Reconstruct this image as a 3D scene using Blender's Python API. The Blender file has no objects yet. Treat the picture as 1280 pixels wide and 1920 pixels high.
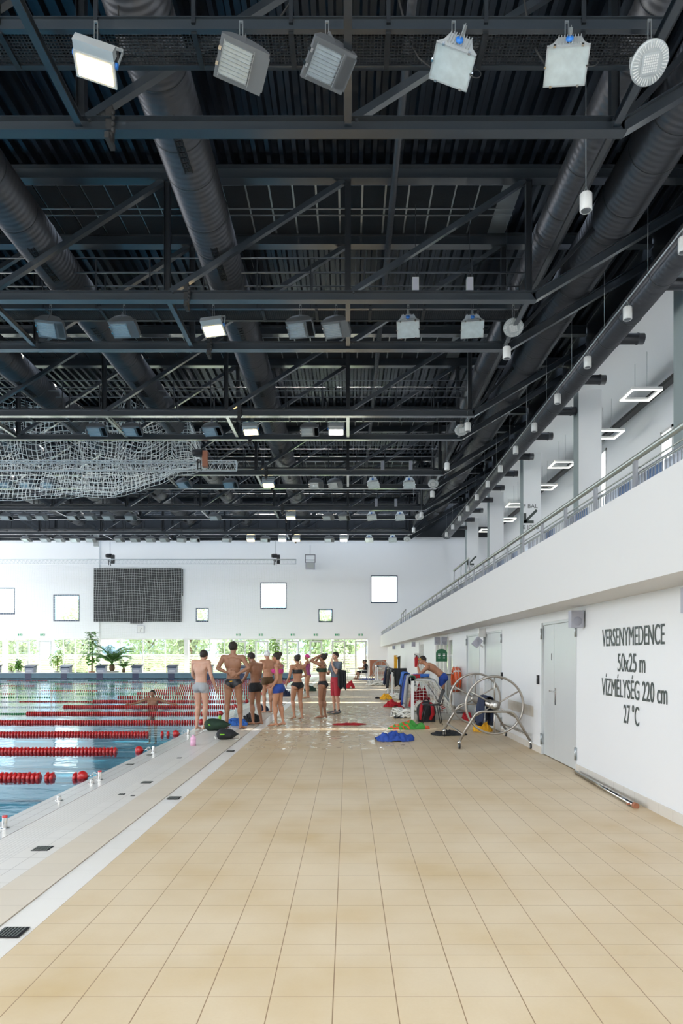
import bpy, bmesh, math, random
from mathutils import Vector, Matrix, noise
C = bpy.context.scene.collection
SC = bpy.context.scene
R = math.radians
PI = math.pi
V = Vector
random.seed(4)
EYE = 1.635
# ------------------------------------------------------------------ camera, world, light, exposure
cam_data = bpy.data.cameras.new('camera')
cam = bpy.data.objects.new('camera', cam_data); C.objects.link(cam)
cam_data.sensor_fit = 'HORIZONTAL'; cam_data.sensor_width = 24.0; cam_data.lens = 24.0
cam_data.shift_x = -12 / 1280; cam_data.shift_y = 268 / 1280
cam_data.clip_end = 2000
cam.location = (0, 0, EYE); cam.rotation_euler = (R(90), 0, 0)
SC.camera = cam
world = bpy.data.worlds.new('world'); SC.world = world; world.use_nodes = True
wt = world.node_tree; wt.nodes.clear()
wo = wt.nodes.new('ShaderNodeOutputWorld'); wb = wt.nodes.new('ShaderNodeBackground')
wc = wt.nodes.new('ShaderNodeTexCoord'); ws = wt.nodes.new('ShaderNodeSeparateXYZ'); wr = wt.nodes.new('ShaderNodeValToRGB')
wt.links.new(wc.outputs['Generated'], ws.inputs[0]); wt.links.new(ws.outputs[2], wr.inputs[0])
wr.color_ramp.elements[0].position = 0.0; wr.color_ramp.elements[0].color = (.95, .97, 1, 1)
wr.color_ramp.elements[1].position = .55; wr.color_ramp.elements[1].color = (.72, .84, 1, 1)
wt.links.new(wr.outputs[0], wb.inputs[0]); wb.inputs[1].default_value = 3.6
wt.links.new(wb.outputs[0], wo.inputs[0])
SC.view_settings.view_transform = 'Standard'; SC.view_settings.look = 'None'
SC.view_settings.exposure = 0.62; SC.view_settings.gamma = 1.0; SC.view_settings.use_curve_mapping = False
SC.cycles.use_denoising = True
SC.cycles.use_adaptive_sampling = True; SC.cycles.adaptive_threshold = 0.02
SC.cycles.max_bounces = 7; SC.cycles.diffuse_bounces = 4; SC.cycles.glossy_bounces = 3
SC.cycles.transmission_bounces = 4; SC.cycles.transparent_max_bounces = 10
SC.cycles.caustics_reflective = False; SC.cycles.caustics_refractive = False
SC.cycles.sample_clamp_indirect = 8

def portal(loc, rot, sx, sy):  # guides sky light through the openings added in roof and side wall
    l = bpy.data.lights.new('added_opening_portal', 'AREA'); l.shape = 'RECTANGLE'; l.size = sx; l.size_y = sy
    l.cycles.is_portal = True
    o = bpy.data.objects.new('added_opening_portal', l); C.objects.link(o); o.location = loc; o.rotation_euler = rot
XL = -38.0; YB = -7.0; YF = 55.5; XW = 3.2; XC = 9.0; XG = 12.2
portal((XL, 24, 5.6), (0, R(-90), 0), 10.0, 61)
TA = [9.0 + 8.4 * k for k in range(6)]; TB = [a + 2.8 for a in TA]
ADDED_SKY = []      # unseen roof openings added for daylight, one behind each truss: (y0, y1)
for q in sorted(TA + TB):
    ADDED_SKY.append((q + .12, q + .12 + min(1.25, .30 * q / 12.2)))
portal((-14.5, -3.0, 14.6), (0, 0, 0), 46, 8)
for a_, b_ in ADDED_SKY: portal((-14.5, (a_ + b_) / 2, EYE + 12.75), (0, 0, 0), 46, b_ - a_)
sun = bpy.data.lights.new('sun', 'SUN'); sun.energy = 10; sun.angle = .02; sun.color = (1, .95, .85)
so = bpy.data.objects.new('sun', sun); C.objects.link(so); so.rotation_euler = V((-.25, -1, -1.25)).to_track_quat('-Z', 'Y').to_euler()

# ------------------------------------------------------------------ materials
def nodes(m):
    m.use_nodes = True
    nt = m.node_tree
    return nt, nt.nodes['Principled BSDF']
def mat(name, col, rough=.5, metal=0.0, bump=0.0, bscale=30, var=0.0, vscale=3, emit=None, estr=0, spec=None, coat=0):
    m = bpy.data.materials.new(name); nt, p = nodes(m)
    p.inputs['Base Color'].default_value = (*col, 1)
    p.inputs['Roughness'].default_value = rough; p.inputs['Metallic'].default_value = metal
    if spec is not None: p.inputs['Specular IOR Level'].default_value = spec
    if coat: p.inputs['Coat Weight'].default_value = coat; p.inputs['Coat Roughness'].default_value = .12
    tc = nt.nodes.new('ShaderNodeTexCoord')
    if var:
        n = nt.nodes.new('ShaderNodeTexNoise'); n.inputs['Scale'].default_value = vscale; n.inputs['Detail'].default_value = 4
        nt.links.new(tc.outputs['Object'], n.inputs[0])
        mx = nt.nodes.new('ShaderNodeMix'); mx.data_type = 'RGBA'
        mx.inputs[6].default_value = (*[c * (1 - var) for c in col], 1)
        mx.inputs[7].default_value = (*[min(1, c * (1 + var)) for c in col], 1)
        nt.links.new(n.outputs[0], mx.inputs[0]); nt.links.new(mx.outputs[2], p.inputs['Base Color'])
    if bump:
        n2 = nt.nodes.new('ShaderNodeTexNoise'); n2.inputs['Scale'].default_value = bscale
        nt.links.new(tc.outputs['Object'], n2.inputs[0])
        b = nt.nodes.new('ShaderNodeBump'); b.inputs['Strength'].default_value = bump; b.inputs['Distance'].default_value = .02
        nt.links.new(n2.outputs[0], b.inputs['Height']); nt.links.new(b.outputs[0], p.inputs['Normal'])
    if emit:
        p.inputs['Emission Color'].default_value = (*emit, 1); p.inputs['Emission Strength'].default_value = estr
    return m
class G:   # tiny math node builder
    def __init__(s, nt): s.nt = nt
    def m(s, op, a, b=None, c=None):
        n = s.nt.nodes.new('ShaderNodeMath'); n.operation = op
        for i, v in enumerate((a, b, c)):
            if v is None: continue
            if isinstance(v, (int, float)): n.inputs[i].default_value = v
            else: s.nt.links.new(v, n.inputs[i])
        return n.outputs[0]
    def xyz(s):
        tc = s.nt.nodes.new('ShaderNodeTexCoord'); sp = s.nt.nodes.new('ShaderNodeSeparateXYZ')
        s.nt.links.new(tc.outputs['Object'], sp.inputs[0]); s.tc = tc
        return sp.outputs
    def noise(s, scale, detail=3, vec=None, rough=.5):
        n = s.nt.nodes.new('ShaderNodeTexNoise'); n.inputs['Scale'].default_value = scale; n.inputs['Detail'].default_value = detail
        n.inputs['Roughness'].default_value = rough
        s.nt.links.new(vec or s.tc.outputs['Object'], n.inputs[0]); return n.outputs[0]
    def mix(s, f, a, b):
        n = s.nt.nodes.new('ShaderNodeMix'); n.data_type = 'RGBA'
        for i, v in ((0, f), (6, a), (7, b)):
            if isinstance(v, (int, float)): n.inputs[i].default_value = v
            elif isinstance(v, tuple): n.inputs[i].default_value = (*v, 1)
            else: s.nt.links.new(v, n.inputs[i])
        return n.outputs[2]
    def wn(s, a, b):
        cb = s.nt.nodes.new('ShaderNodeCombineXYZ'); s.nt.links.new(a, cb.inputs[0]); s.nt.links.new(b, cb.inputs[1])
        n = s.nt.nodes.new('ShaderNodeTexWhiteNoise'); n.noise_dimensions = '2D'; s.nt.links.new(cb.outputs[0], n.inputs[0]); return n.outputs[0]
    def between(s, v, lo, hi): return s.m('MULTIPLY', s.m('GREATER_THAN', v, lo), s.m('LESS_THAN', v, hi))

def tile_mat(name, col, joint, tx, ty, ox, oy, jw=.004, rough=.45, var=.06, stain=.12, wet=False, main=False):
    m = bpy.data.materials.new(name); nt, p = nodes(m); g = G(nt); x, y, z = g.xyz()
    u = g.m('DIVIDE', g.m('SUBTRACT', x, ox), tx)
    if main:   # the cut row of half tiles near the camera
        near = g.m('LESS_THAN', y, 3.718)
        oyv = g.m('SUBTRACT', oy, g.m('MULTIPLY', near, oy - 3.566))
        v = g.m('DIVIDE', g.m('SUBTRACT', y, oyv), ty)
    else: v = g.m('DIVIDE', g.m('SUBTRACT', y, oy), ty)
    fu = g.m('FLOOR', u); fv = g.m('FLOOR', v)
    du = g.m('LESS_THAN', g.m('ABSOLUTE', g.m('SUBTRACT', g.m('FRACT', g.m('ADD', u, .5)), .5)), jw / 2 / tx * 1.4)
    dv = g.m('LESS_THAN', g.m('ABSOLUTE', g.m('SUBTRACT', g.m('FRACT', g.m('ADD', v, .5)), .5)), jw / 2 / ty)
    line = g.m('MAXIMUM', du, dv)
    if main: line = g.m('MAXIMUM', line, g.m('LESS_THAN', g.m('ABSOLUTE', g.m('SUBTRACT', y, 3.718)), jw / 2))
    tone = g.wn(fu, fv)
    big = g.noise(1.1, 5); fine = g.noise(60, 3, rough=.7)
    dark = tuple(c * f for c, f in zip(col, (1 - stain * 1.2, 1 - stain * 1.7, 1 - stain * 2.6)))
    c1 = g.mix(g.m('MULTIPLY', g.m('POWER', big, 2.2), 2.0), col, dark)
    c1 = g.mix(g.m('MULTIPLY', g.m('SUBTRACT', fine, .35), .35), c1, dark)
    c2 = g.mix(g.m('MULTIPLY', tone, var * 4), c1, tuple(c * .85 for c in col))
    c3 = g.mix(line, c2, joint)
    nt.links.new(c3, p.inputs['Base Color'])
    p.inputs['Specular IOR Level'].default_value = .35
    if wet:
        mk = g.m('MULTIPLY', g.between(y, 11.8, 26), g.between(x, -2.6, 1.15))
        edge = g.m('SUBTRACT', 1.0, g.m('MINIMUM', 1.0, g.m('MULTIPLY', g.m('ABSOLUTE', g.m('SUBTRACT', y, 16.5)), .16)))
        n1 = g.noise(5.5, 4, rough=.6)
        puddle = g.m('MULTIPLY', mk, g.m('GREATER_THAN', g.m('ADD', n1, g.m('MULTIPLY', edge, .10)), .62))
        rg = g.m('SUBTRACT', rough, g.m('MULTIPLY', puddle, rough - .13))
        nt.links.new(rg, p.inputs['Roughness'])
        nt.links.new(g.m('ADD', .35, g.m('MULTIPLY', puddle, .25)), p.inputs['Specular IOR Level'])
    else: p.inputs['Roughness'].default_value = rough
    b = nt.nodes.new('ShaderNodeBump'); b.inputs['Strength'].default_value = .35; b.inputs['Distance'].default_value = .003
    nt.links.new(g.m('SUBTRACT', 1.0, line), b.inputs['Height']); nt.links.new(b.outputs[0], p.inputs['Normal'])
    return m

M = {}
M['white_wall'] = mat('white plaster', (.88, .89, .90), .55, bump=.05, bscale=14)
M['warm_white'] = mat('white paint', (.78, .775, .76), .6)
M['steel'] = mat('anthracite steel', (.012, .016, .021), .38, .0, spec=.6)
M['steel_light'] = mat('anthracite flange', (.028, .037, .047), .3, .0, spec=.6, coat=1)
M['duct'] = mat('dark grey duct', (.072, .074, .082), .36, .5, spec=.6)
M['deck'] = mat('dark trapezoid sheet', (.044, .056, .074), .22, .75)
M['felt'] = mat('acoustic felt', (.018, .02, .023), .95, var=.5, vscale=45)
M['grate'] = mat('galvanised grating', (.10, .105, .11), .4, .7)
M['galv'] = mat('galvanised', (.42, .45, .46), .35, .85)
M['grey_paint'] = mat('grey paint', (.34, .37, .37), .5)
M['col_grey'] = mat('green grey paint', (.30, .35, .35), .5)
M['rail'] = mat('brushed steel rail', (.30, .32, .29), .35, .7)
M['flat_rail'] = mat('rail post steel', (.30, .31, .33), .45, .5)
M['blue_panel'] = mat('blue panel', (.15, .24, .42), .6, var=.15, vscale=2)
M['pale_panel'] = mat('pale panel', (.72, .76, .84), .5)
M['stainless'] = mat('stainless steel', (.40, .37, .33), .33, .85, bump=.04, bscale=60)
M['chrome'] = mat('polished steel', (.72, .72, .70), .15, 1)
M['door'] = mat('brushed pale door sheet', (.63, .66, .67), .33, .25, var=.03, vscale=2)
M['black'] = mat('black plastic', (.012, .012, .014), .5)
M['blackcloth'] = mat('black fabric', (.015, .016, .018), .85, var=.4, vscale=9, bump=.5, bscale=25)
M['white'] = mat('white plastic', (.82, .82, .80), .4)
M['offwhite'] = mat('off white net', (.78, .77, .70), .7)
M['net'] = mat('net cord', (.86, .88, .86), .6)
M['truss_alu'] = mat('aluminium lattice', (.66, .70, .72), .35, .3)
M['red'] = mat('red float', (.48, .012, .012), .3, coat=.3)
M['green'] = mat('green float', (.03, .25, .08), .35)
M['whitefloat'] = mat('white float', (.75, .76, .74), .4)
M['redcloth'] = mat('red fabric', (.42, .008, .016), .8, var=.3, vscale=10)
M['bluecloth'] = mat('blue fabric', (.018, .06, .30), .8, var=.35, vscale=9)
M['royal'] = mat('bright blue fabric', (.03, .14, .5), .7, var=.3, vscale=9)
M['navy'] = mat('navy fabric', (.012, .02, .05), .85, var=.4, vscale=9)
M['yellowcloth'] = mat('yellow fabric', (.75, .38, .01), .75, var=.3, vscale=9)
M['greycloth'] = mat('grey fabric', (.36, .37, .38), .85, var=.15, vscale=9)
M['greencloth'] = mat('dark green fabric', (.012, .035, .018), .8, var=.5, vscale=7)
M['pink'] = mat('pink fabric', (.62, .05, .24), .7, var=.2, vscale=8)
M['palepink'] = mat('pale pink plastic', (.75, .42, .58), .4)
M['lime'] = mat('lime bottle', (.22, .55, .03), .3)
M['orange'] = mat('orange ring', (.85, .12, .02), .45, var=.05)
M['brownpanel'] = mat('brown board', (.34, .13, .07), .6, var=.1)
M['greensign'] = mat('green sign', (.005, .11, .045), .35)
M['exitgreen'] = mat('exit green', (.03, .32, .15), .5)
M['text'] = mat('dark lettering', (.055, .07, .065), .45)
M['bluecap'] = mat('blue knob', (.03, .22, .72), .4)
M['greyhouse'] = mat('grey lamp housing', (.19, .20, .21), .42, .4)
M['palehouse'] = mat('pale lamp housing', (.50, .53, .53), .4, .3)
M['lampglass'] = mat('lamp glass', (.62, .70, .70), .12, .1, var=.25, vscale=7, coat=.6)
M['lampglass_grid'] = mat('reflector behind glass', (.60, .68, .72), .2, .5, var=.2, vscale=14)
M['lampglow'] = mat('lit lamp', (1, .95, .8), .4, emit=(1, .70, .30), estr=11)
M['lampglow_white'] = mat('lit white lamp', (1, 1, 1), .4, emit=(1, .90, .84), estr=10)
M['ringglow'] = mat('ring lamp light', (1, 1, .95), .4, emit=(1, .98, .88), estr=2.0)
M['skin'] = mat('skin', (.46, .22, .125), .5, var=.1, vscale=5)
M['skin2'] = mat('tan skin', (.31, .145, .08), .5, var=.1, vscale=5)
M['skin3'] = mat('pale skin', (.56, .31, .21), .5, var=.08, vscale=5)
M['hair'] = mat('dark hair', (.022, .014, .009), .6, bump=.6, bscale=90)
M['leaf'] = mat('leaf green', (.10, .26, .03), .5, var=.5, vscale=5)
M['leafdark'] = mat('palm green', (.12, .29, .06), .5, var=.4, vscale=5)
M['leaflime'] = mat('lime leaf', (.25, .45, .04), .5, var=.4, vscale=5)
M['bark'] = mat('bark', (.16, .10, .06), .9, bump=.8, bscale=12)
M['terracotta'] = mat('terracotta', (.50, .20, .11), .8)
M['potgrey'] = mat('pale pot', (.55, .53, .48), .7)
M['wood'] = mat('wood fence', (.50, .42, .30), .8, var=.2)
M['fascia'] = mat('gallery front paint', (.64, .635, .62), .6)
M['grass'] = mat('lawn', (.30, .38, .17), .9, var=.3, vscale=.6)
M['paving'] = mat('pale paving', (.55, .54, .5), .8, var=.1)
M['treeleaf'] = mat('tree leaf', (.44, .50, .30), .7, var=.45, vscale=.8)
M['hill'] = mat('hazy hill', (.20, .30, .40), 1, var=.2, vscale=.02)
M['poolend'] = mat('blue grey end wall', (.12, .21, .25), .4, var=.12, vscale=5)
M['bluetile'] = mat('dark blue tile', (.012, .022, .075), .3)
M['grille'] = mat('duct grille', (.008, .008, .01), .6)
M['board'] = mat('scoreboard black', (.010, .011, .012), .5)
M['rubber'] = mat('rubber', (.03, .03, .03), .7)
M['blackslot'] = mat('overflow slot', (.02, .025, .03), .5)
M['seatgrey'] = mat('speaker grey', (.44, .45, .52), .6)
M['goalfloat'] = mat('worn goal float', (.40, .39, .35), .7, var=.25, vscale=6)

def glass_mat(name, tint=(1, 1, 1), ior=1.45, gl=.02):
    m = bpy.data.materials.new(name); m.use_nodes = True; nt = m.node_tree; nt.nodes.clear()
    o = nt.nodes.new('ShaderNodeOutputMaterial'); t = nt.nodes.new('ShaderNodeBsdfTransparent'); t.inputs[0].default_value = (*tint, 1)
    gl_ = nt.nodes.new('ShaderNodeBsdfGlossy'); gl_.inputs['Roughness'].default_value = gl
    f = nt.nodes.new('ShaderNodeFresnel'); f.inputs[0].default_value = ior
    ge = nt.nodes.new('ShaderNodeNewGeometry'); sb = nt.nodes.new('ShaderNodeMath'); sb.operation = 'SUBTRACT'; sb.inputs[0].default_value = 1; nt.links.new(ge.outputs['Backfacing'], sb.inputs[1])
    ml = nt.nodes.new('ShaderNodeMath'); ml.operation = 'MULTIPLY'; nt.links.new(f.outputs[0], ml.inputs[0]); nt.links.new(sb.outputs[0], ml.inputs[1])
    mx = nt.nodes.new('ShaderNodeMixShader'); nt.links.new(ml.outputs[0], mx.inputs[0]); nt.links.new(t.outputs[0], mx.inputs[1]); nt.links.new(gl_.outputs[0], mx.inputs[2])
    nt.links.new(mx.outputs[0], o.inputs[0]); return m, nt, mx, f, gl_, t
M['glass'] = glass_mat('window glass', (.93, .97, .96))[0]
M['bottle'] = glass_mat('clear plastic', (.85, .92, .95))[0]
wm, wnt, wmx, wf, wg, wtz = glass_mat('pool water', (.42, .76, .86), 1.38, .05); M['water'] = wm
gg = G(wnt); gg.xyz()
mp = wnt.nodes.new('ShaderNodeMapping'); mp.inputs['Scale'].default_value = (.9, 1.6, 1)
wnt.links.new(gg.tc.outputs['Object'], mp.inputs[0])
hn = gg.m('ADD', gg.noise(2.6, 3, mp.outputs[0]), gg.m('MULTIPLY', gg.noise(.7, 2, mp.outputs[0]), 1.2))
wbm = wnt.nodes.new('ShaderNodeBump'); wbm.inputs['Strength'].default_value = .22; wbm.inputs['Distance'].default_value = .03
wnt.links.new(hn, wbm.inputs['Height']); wnt.links.new(wbm.outputs[0], wf.inputs['Normal']); wnt.links.new(wbm.outputs[0], wg.inputs['Normal'])

M['floor'] = tile_mat('beige floor tiles', (.70, .575, .405), (.28, .18, .10), .3, .3, -.07, 3.855, .0036, .42, .05, .2, True, True)
M['floor_beige'] = tile_mat('beige strip tiles', (.68, .60, .49), (.40, .33, .25), .33, .3, -2.43, 3.855, .003, .4, .05, .08)
M['floor_white'] = tile_mat('white strip tiles', (.74, .70, .64), (.36, .31, .26), .15, .3, -2.72, 3.7, .003, .3, .05, .05)
M['floor_grate'] = tile_mat('overflow grating', (.78, .75, .70), (.60, .56, .5), .036, .036, -3.08, 0, .006, .4, .03, .06)
M['floor_edge'] = tile_mat('pool edge tiles', (.66, .64, .60), (.30, .27, .24), .12, .25, -3.44, 0, .003, .22, .05, .06)
M['channel'] = tile_mat('white channel', (.80, .76, .70), (.55, .50, .42), .5, .6, -2.10 - .15, 3.4, .003, .3, .04, .05)
M['basin'] = tile_mat('pool basin tiles', (.32, .55, .66), (.25, .42, .5), .25, .25, 0, 0, .006, .3, .03, .03)
# right-hand wall: white plaster with the brown rubbed band beside the reel
m = bpy.data.materials.new('white plaster with scuffs'); nt, p = nodes(m); g = G(nt); x, y, z = g.xyz()
band = g.m('MULTIPLY', g.between(y, 11.78, 13.65), g.between(z, .56, .75))
band = g.m('MAXIMUM', band, g.m('MULTIPLY', g.m('MULTIPLY', g.between(y, 16.2, 20.2), g.between(z, .5, .85)), .5))
n1 = g.noise(3, 4)
f = g.m('MULTIPLY', band, g.m('MULTIPLY', n1, 1.15))
streak = g.m('MULTIPLY', g.m('MULTIPLY', g.between(y, 11.5, 14), g.m('LESS_THAN', z, .7)), g.m('MULTIPLY', g.noise(2, 2), .12))
c = g.mix(g.m('ADD', f, streak), (.76, .775, .79), (.50, .42, .30))
nt.links.new(c, p.inputs['Base Color']); p.inputs['Roughness'].default_value = .42
M['wall_scuff'] = m
# striped jersey
m = bpy.data.materials.new('green fabric with orange stripes'); nt, p = nodes(m); g = G(nt); x, y, z = g.xyz()
st = g.m('GREATER_THAN', g.m('FRACT', g.m('ADD', g.m('MULTIPLY', g.m('ADD', x, y), 9), g.m('MULTIPLY', g.noise(6, 2), 1.2))), .6)
st = g.m('MULTIPLY', st, g.m('LESS_THAN', x, .02)); st = g.m('MAXIMUM', st, g.m('GREATER_THAN', x, .36))
c = g.mix(st, (.05, .28, .04), (.55, .07, .02)); nt.links.new(c, p.inputs['Base Color']); p.inputs['Roughness'].default_value = .8
M['striped'] = m
# duct with spiral ribs
m = M['duct']; nt = m.node_tree; p = nt.nodes['Principled BSDF']; g = G(nt); x, y, z = g.xyz()
h = g.m('SINE', g.m('MULTIPLY', y, 2 * PI / .16)); b = nt.nodes.new('ShaderNodeBump'); b.inputs['Strength'].default_value = .28; b.inputs['Distance'].default_value = .01
nt.links.new(g.m('ADD', h, g.m('MULTIPLY', g.noise(2, 2), .8)), b.inputs['Height']); nt.links.new(b.outputs[0], p.inputs['Normal'])

# ------------------------------------------------------------------ mesh helpers
class MB:
    def __init__(s): s.v = []; s.f = []; s.mi = []; s.sm = []
    def _add(s, vs, fs, mi=0, smooth=False):
        n = len(s.v); s.v += [tuple(v) for v in vs]
        for f in fs: s.f.append(tuple(i + n for i in f)); s.mi.append(mi); s.sm.append(smooth)
    def box(s, c, d, mi=0, M_=None):
        x, y, z = d[0] / 2, d[1] / 2, d[2] / 2
        vs = [V((a, b, e)) for a in (-x, x) for b in (-y, y) for e in (-z, z)]
        if M_ is not None: vs = [M_ @ v for v in vs]
        vs = [v + V(c) for v in vs]
        s._add(vs, [(0, 1, 3, 2), (4, 6, 7, 5), (0, 4, 5, 1), (2, 3, 7, 6), (0, 2, 6, 4), (1, 5, 7, 3)], mi); return s
    def bb(s, a, b, mi=0):
        return s.box([(p + q) / 2 for p, q in zip(a, b)], [abs(q - p) for p, q in zip(a, b)], mi)
    def frame(s, a, b, up=(0, 0, 1)):
        a, b = V(a), V(b); d = (b - a).normalized(); u = V(up)
        if abs(d.dot(u)) > .99: u = V((0, 1, 0))
        sd = d.cross(u).normalized(); u = sd.cross(d).normalized(); return a, b, d, sd, u
    def bar(s, a, b, w, h, up=(0, 0, 1), mi=0):
        a, b, d, sd, u = s.frame(a, b, up)
        vs = [q + sd * (i * w / 2) + u * (j * h / 2) for q in (a, b) for i, j in ((-1, -1), (1, -1), (1, 1), (-1, 1))]
        s._add(vs, [(0, 3, 2, 1), (4, 5, 6, 7), (0, 1, 5, 4), (1, 2, 6, 5), (2, 3, 7, 6), (3, 0, 4, 7)], mi); return s
    def ibeam(s, a, b, w, h, t=.015, up=(0, 0, 1), mi=0):   # flanges top and bottom, web between
        a, b, d, sd, u = s.frame(a, b, up)
        for o, ww, hh in ((-(h - t) / 2, w, t), ((h - t) / 2, w, t), (0, t, h - 2 * t)):
            s.bar(a + u * o, b + u * o, ww, hh, up, mi)
        return s
    def tube(s, pts, r, n=8, mi=0, caps=True, smooth=True):
        pts = [V(p) for p in pts]; rs = r if isinstance(r, (list, tuple)) else [r] * len(pts)
        rings = []; u = None
        for i, p in enumerate(pts):
            d = (pts[min(i + 1, len(pts) - 1)] - pts[max(i - 1, 0)])
            d = d.normalized() if d.length > 1e-9 else V((0, 0, 1))
            if u is None:
                u = d.orthogonal().normalized()
            else:
                u = (u - d * u.dot(d)); u = u.normalized() if u.length > 1e-6 else d.orthogonal().normalized()
            w = d.cross(u)
            rings.append([p + (u * math.cos(2 * PI * k / n) + w * math.sin(2 * PI * k / n)) * rs[i] for k in range(n)])
        vs = [v for rg in rings for v in rg]; fs = []
        for i in range(len(pts) - 1):
            for k in range(n):
                fs.append((i * n + k, i * n + (k + 1) % n, (i + 1) * n + (k + 1) % n, (i + 1) * n + k))
        s._add(vs, fs, mi, smooth)
        if caps and n > 2:
            m0 = len(s.v) - len(vs)
            s.f.append(tuple(m0 + k for k in reversed(range(n)))); s.mi.append(mi); s.sm.append(False)
            s.f.append(tuple(m0 + (len(pts) - 1) * n + k for k in range(n))); s.mi.append(mi); s.sm.append(False)
        return s
    def torus(s, c, rad, r, axis='Y', n=32, k=8, a0=0, a1=2 * PI, mi=0, sq=1):
        pts = []
        full = abs(a1 - a0 - 2 * PI) < 1e-6
        for i in range(n + 1):
            t = a0 + (a1 - a0) * i / n; p = (rad * math.cos(t), rad * math.sin(t))
            pts.append(V(c) + (V((p[0], 0, p[1])) if axis == 'Y' else V((0, p[0], p[1])) if axis == 'X' else V((p[0], p[1], 0))))
        return s.tube(pts, r, k, mi, caps=not full)
    def lathe(s, c, prof, n=20, mi=0, axis='Z'):
        vs = []
        for r, h in prof:
            for k in range(n):
                a = 2 * PI * k / n; x, y = r * math.cos(a), r * math.sin(a)
                q = (x, y, h) if axis == 'Z' else (x, h, y) if axis == 'Y' else (h, x, y)
                vs.append(V(c) + V(q))
        fs = [(i * n + k, i * n + (k + 1) % n, (i + 1) * n + (k + 1) % n, (i + 1) * n + k) for i in range(len(prof) - 1) for k in range(n)]
        s._add(vs, fs, mi, True); return s
    def ell(s, c, r, M_=None, n=12, m=8, mi=0):
        vs = []; fs = []
        for i in range(m + 1):
            t = PI * i / m
            for k in range(n):
                a = 2 * PI * k / n; v = V((r[0] * math.sin(t) * math.cos(a), r[1] * math.sin(t) * math.sin(a), r[2] * math.cos(t)))
                vs.append((M_ @ v if M_ is not None else v) + V(c))
        for i in range(m):
            for k in range(n): fs.append((i * n + k, (i + 1) * n + k, (i + 1) * n + (k + 1) % n, i * n + (k + 1) % n))
        s._add(vs, fs, mi, True); return s
    def prism(s, pts, a, b, axis='Y', mi=0):   # polygon in the plane across `axis`, from a to b
        n = len(pts)
        def q(p, h): return (p[0], h, p[1]) if axis == 'Y' else (h, p[0], p[1]) if axis == 'X' else (p[0], p[1], h)
        vs = [q(p, a) for p in pts] + [q(p, b) for p in pts]
        s._add(vs, [tuple(range(n)), tuple(reversed(range(n, 2 * n)))] + [(i, i + n, (i + 1) % n + n, (i + 1) % n) for i in range(n)], mi); return s
    def sheet(s, fn, nu, nv, mi=0, thick=0):
        vs = [V(fn(i / nu, j / nv)) for i in range(nu + 1) for j in range(nv + 1)]
        fs = [(i * (nv + 1) + j, (i + 1) * (nv + 1) + j, (i + 1) * (nv + 1) + j + 1, i * (nv + 1) + j + 1) for i in range(nu) for j in range(nv)]
        s._add(vs, fs, mi, True); return s
    def build(s, name, m, parent=None, loc=None):
        me = bpy.data.meshes.new(name); me.from_pydata(s.v, [], s.f)
        for mm in (m if isinstance(m, (list, tuple)) else [m]): me.materials.append(M[mm] if isinstance(mm, str) else mm)
        me.polygons.foreach_set('material_index', s.mi); me.polygons.foreach_set('use_smooth', s.sm)
        bm = bmesh.new(); bm.from_mesh(me); bmesh.ops.recalc_face_normals(bm, faces=bm.faces); bm.to_mesh(me); bm.free()
        me.update()
        o = bpy.data.objects.new(name, me); C.objects.link(o)
        if parent: o.parent = parent
        if loc: o.location = loc
        return o
def tag(o, label, cat, group=None, kind=None):
    o['label'] = label; o['category'] = cat
    if group: o['group'] = group
    if kind: o['kind'] = kind
    return o
def struct(o): o['kind'] = 'structure'; return o
def thing(name, label, cat, loc=(0, 0, 0), rz=0, group=None):
    o = bpy.data.objects.new(name, None); C.objects.link(o); o.empty_display_size = .1
    o.location = loc; o.rotation_euler = (0, 0, rz); return tag(o, label, cat, group)
def dup(root, loc=None, rot=None, label=None, group=None, scale=None):
    r = root.copy(); C.objects.link(r)
    if loc is not None: r.location = loc
    if rot is not None: r.rotation_euler = rot
    if scale is not None: r.scale = (scale,) * 3
    if label: r['label'] = label
    if group: r['group'] = group
    for ch in list(root.children):
        c = ch.copy(); C.objects.link(c); c.parent = r
        for gch in list(ch.children):
            d = gch.copy(); C.objects.link(d); d.parent = c
    return r
def P(px, py, Y):            # point of the photograph at depth Y, in metres
    return V(((px - 652) / 1280 * Y, Y, EYE + (1228 - py) / 1280 * Y))
def F(px, py):               # point of the floor seen at px, py
    Y = 1280 * EYE / (py - 1228); return V(((px - 652) / 1280 * Y, Y, 0))
ORD = ['first', 'second', 'third', 'fourth', 'fifth', 'sixth', 'seventh', 'eighth', 'ninth', 'tenth', 'eleventh', 'twelfth', 'thirteenth', 'fourteenth', 'fifteenth', 'sixteenth', 'seventeenth', 'eighteenth', 'nineteenth', 'twentieth']
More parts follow.
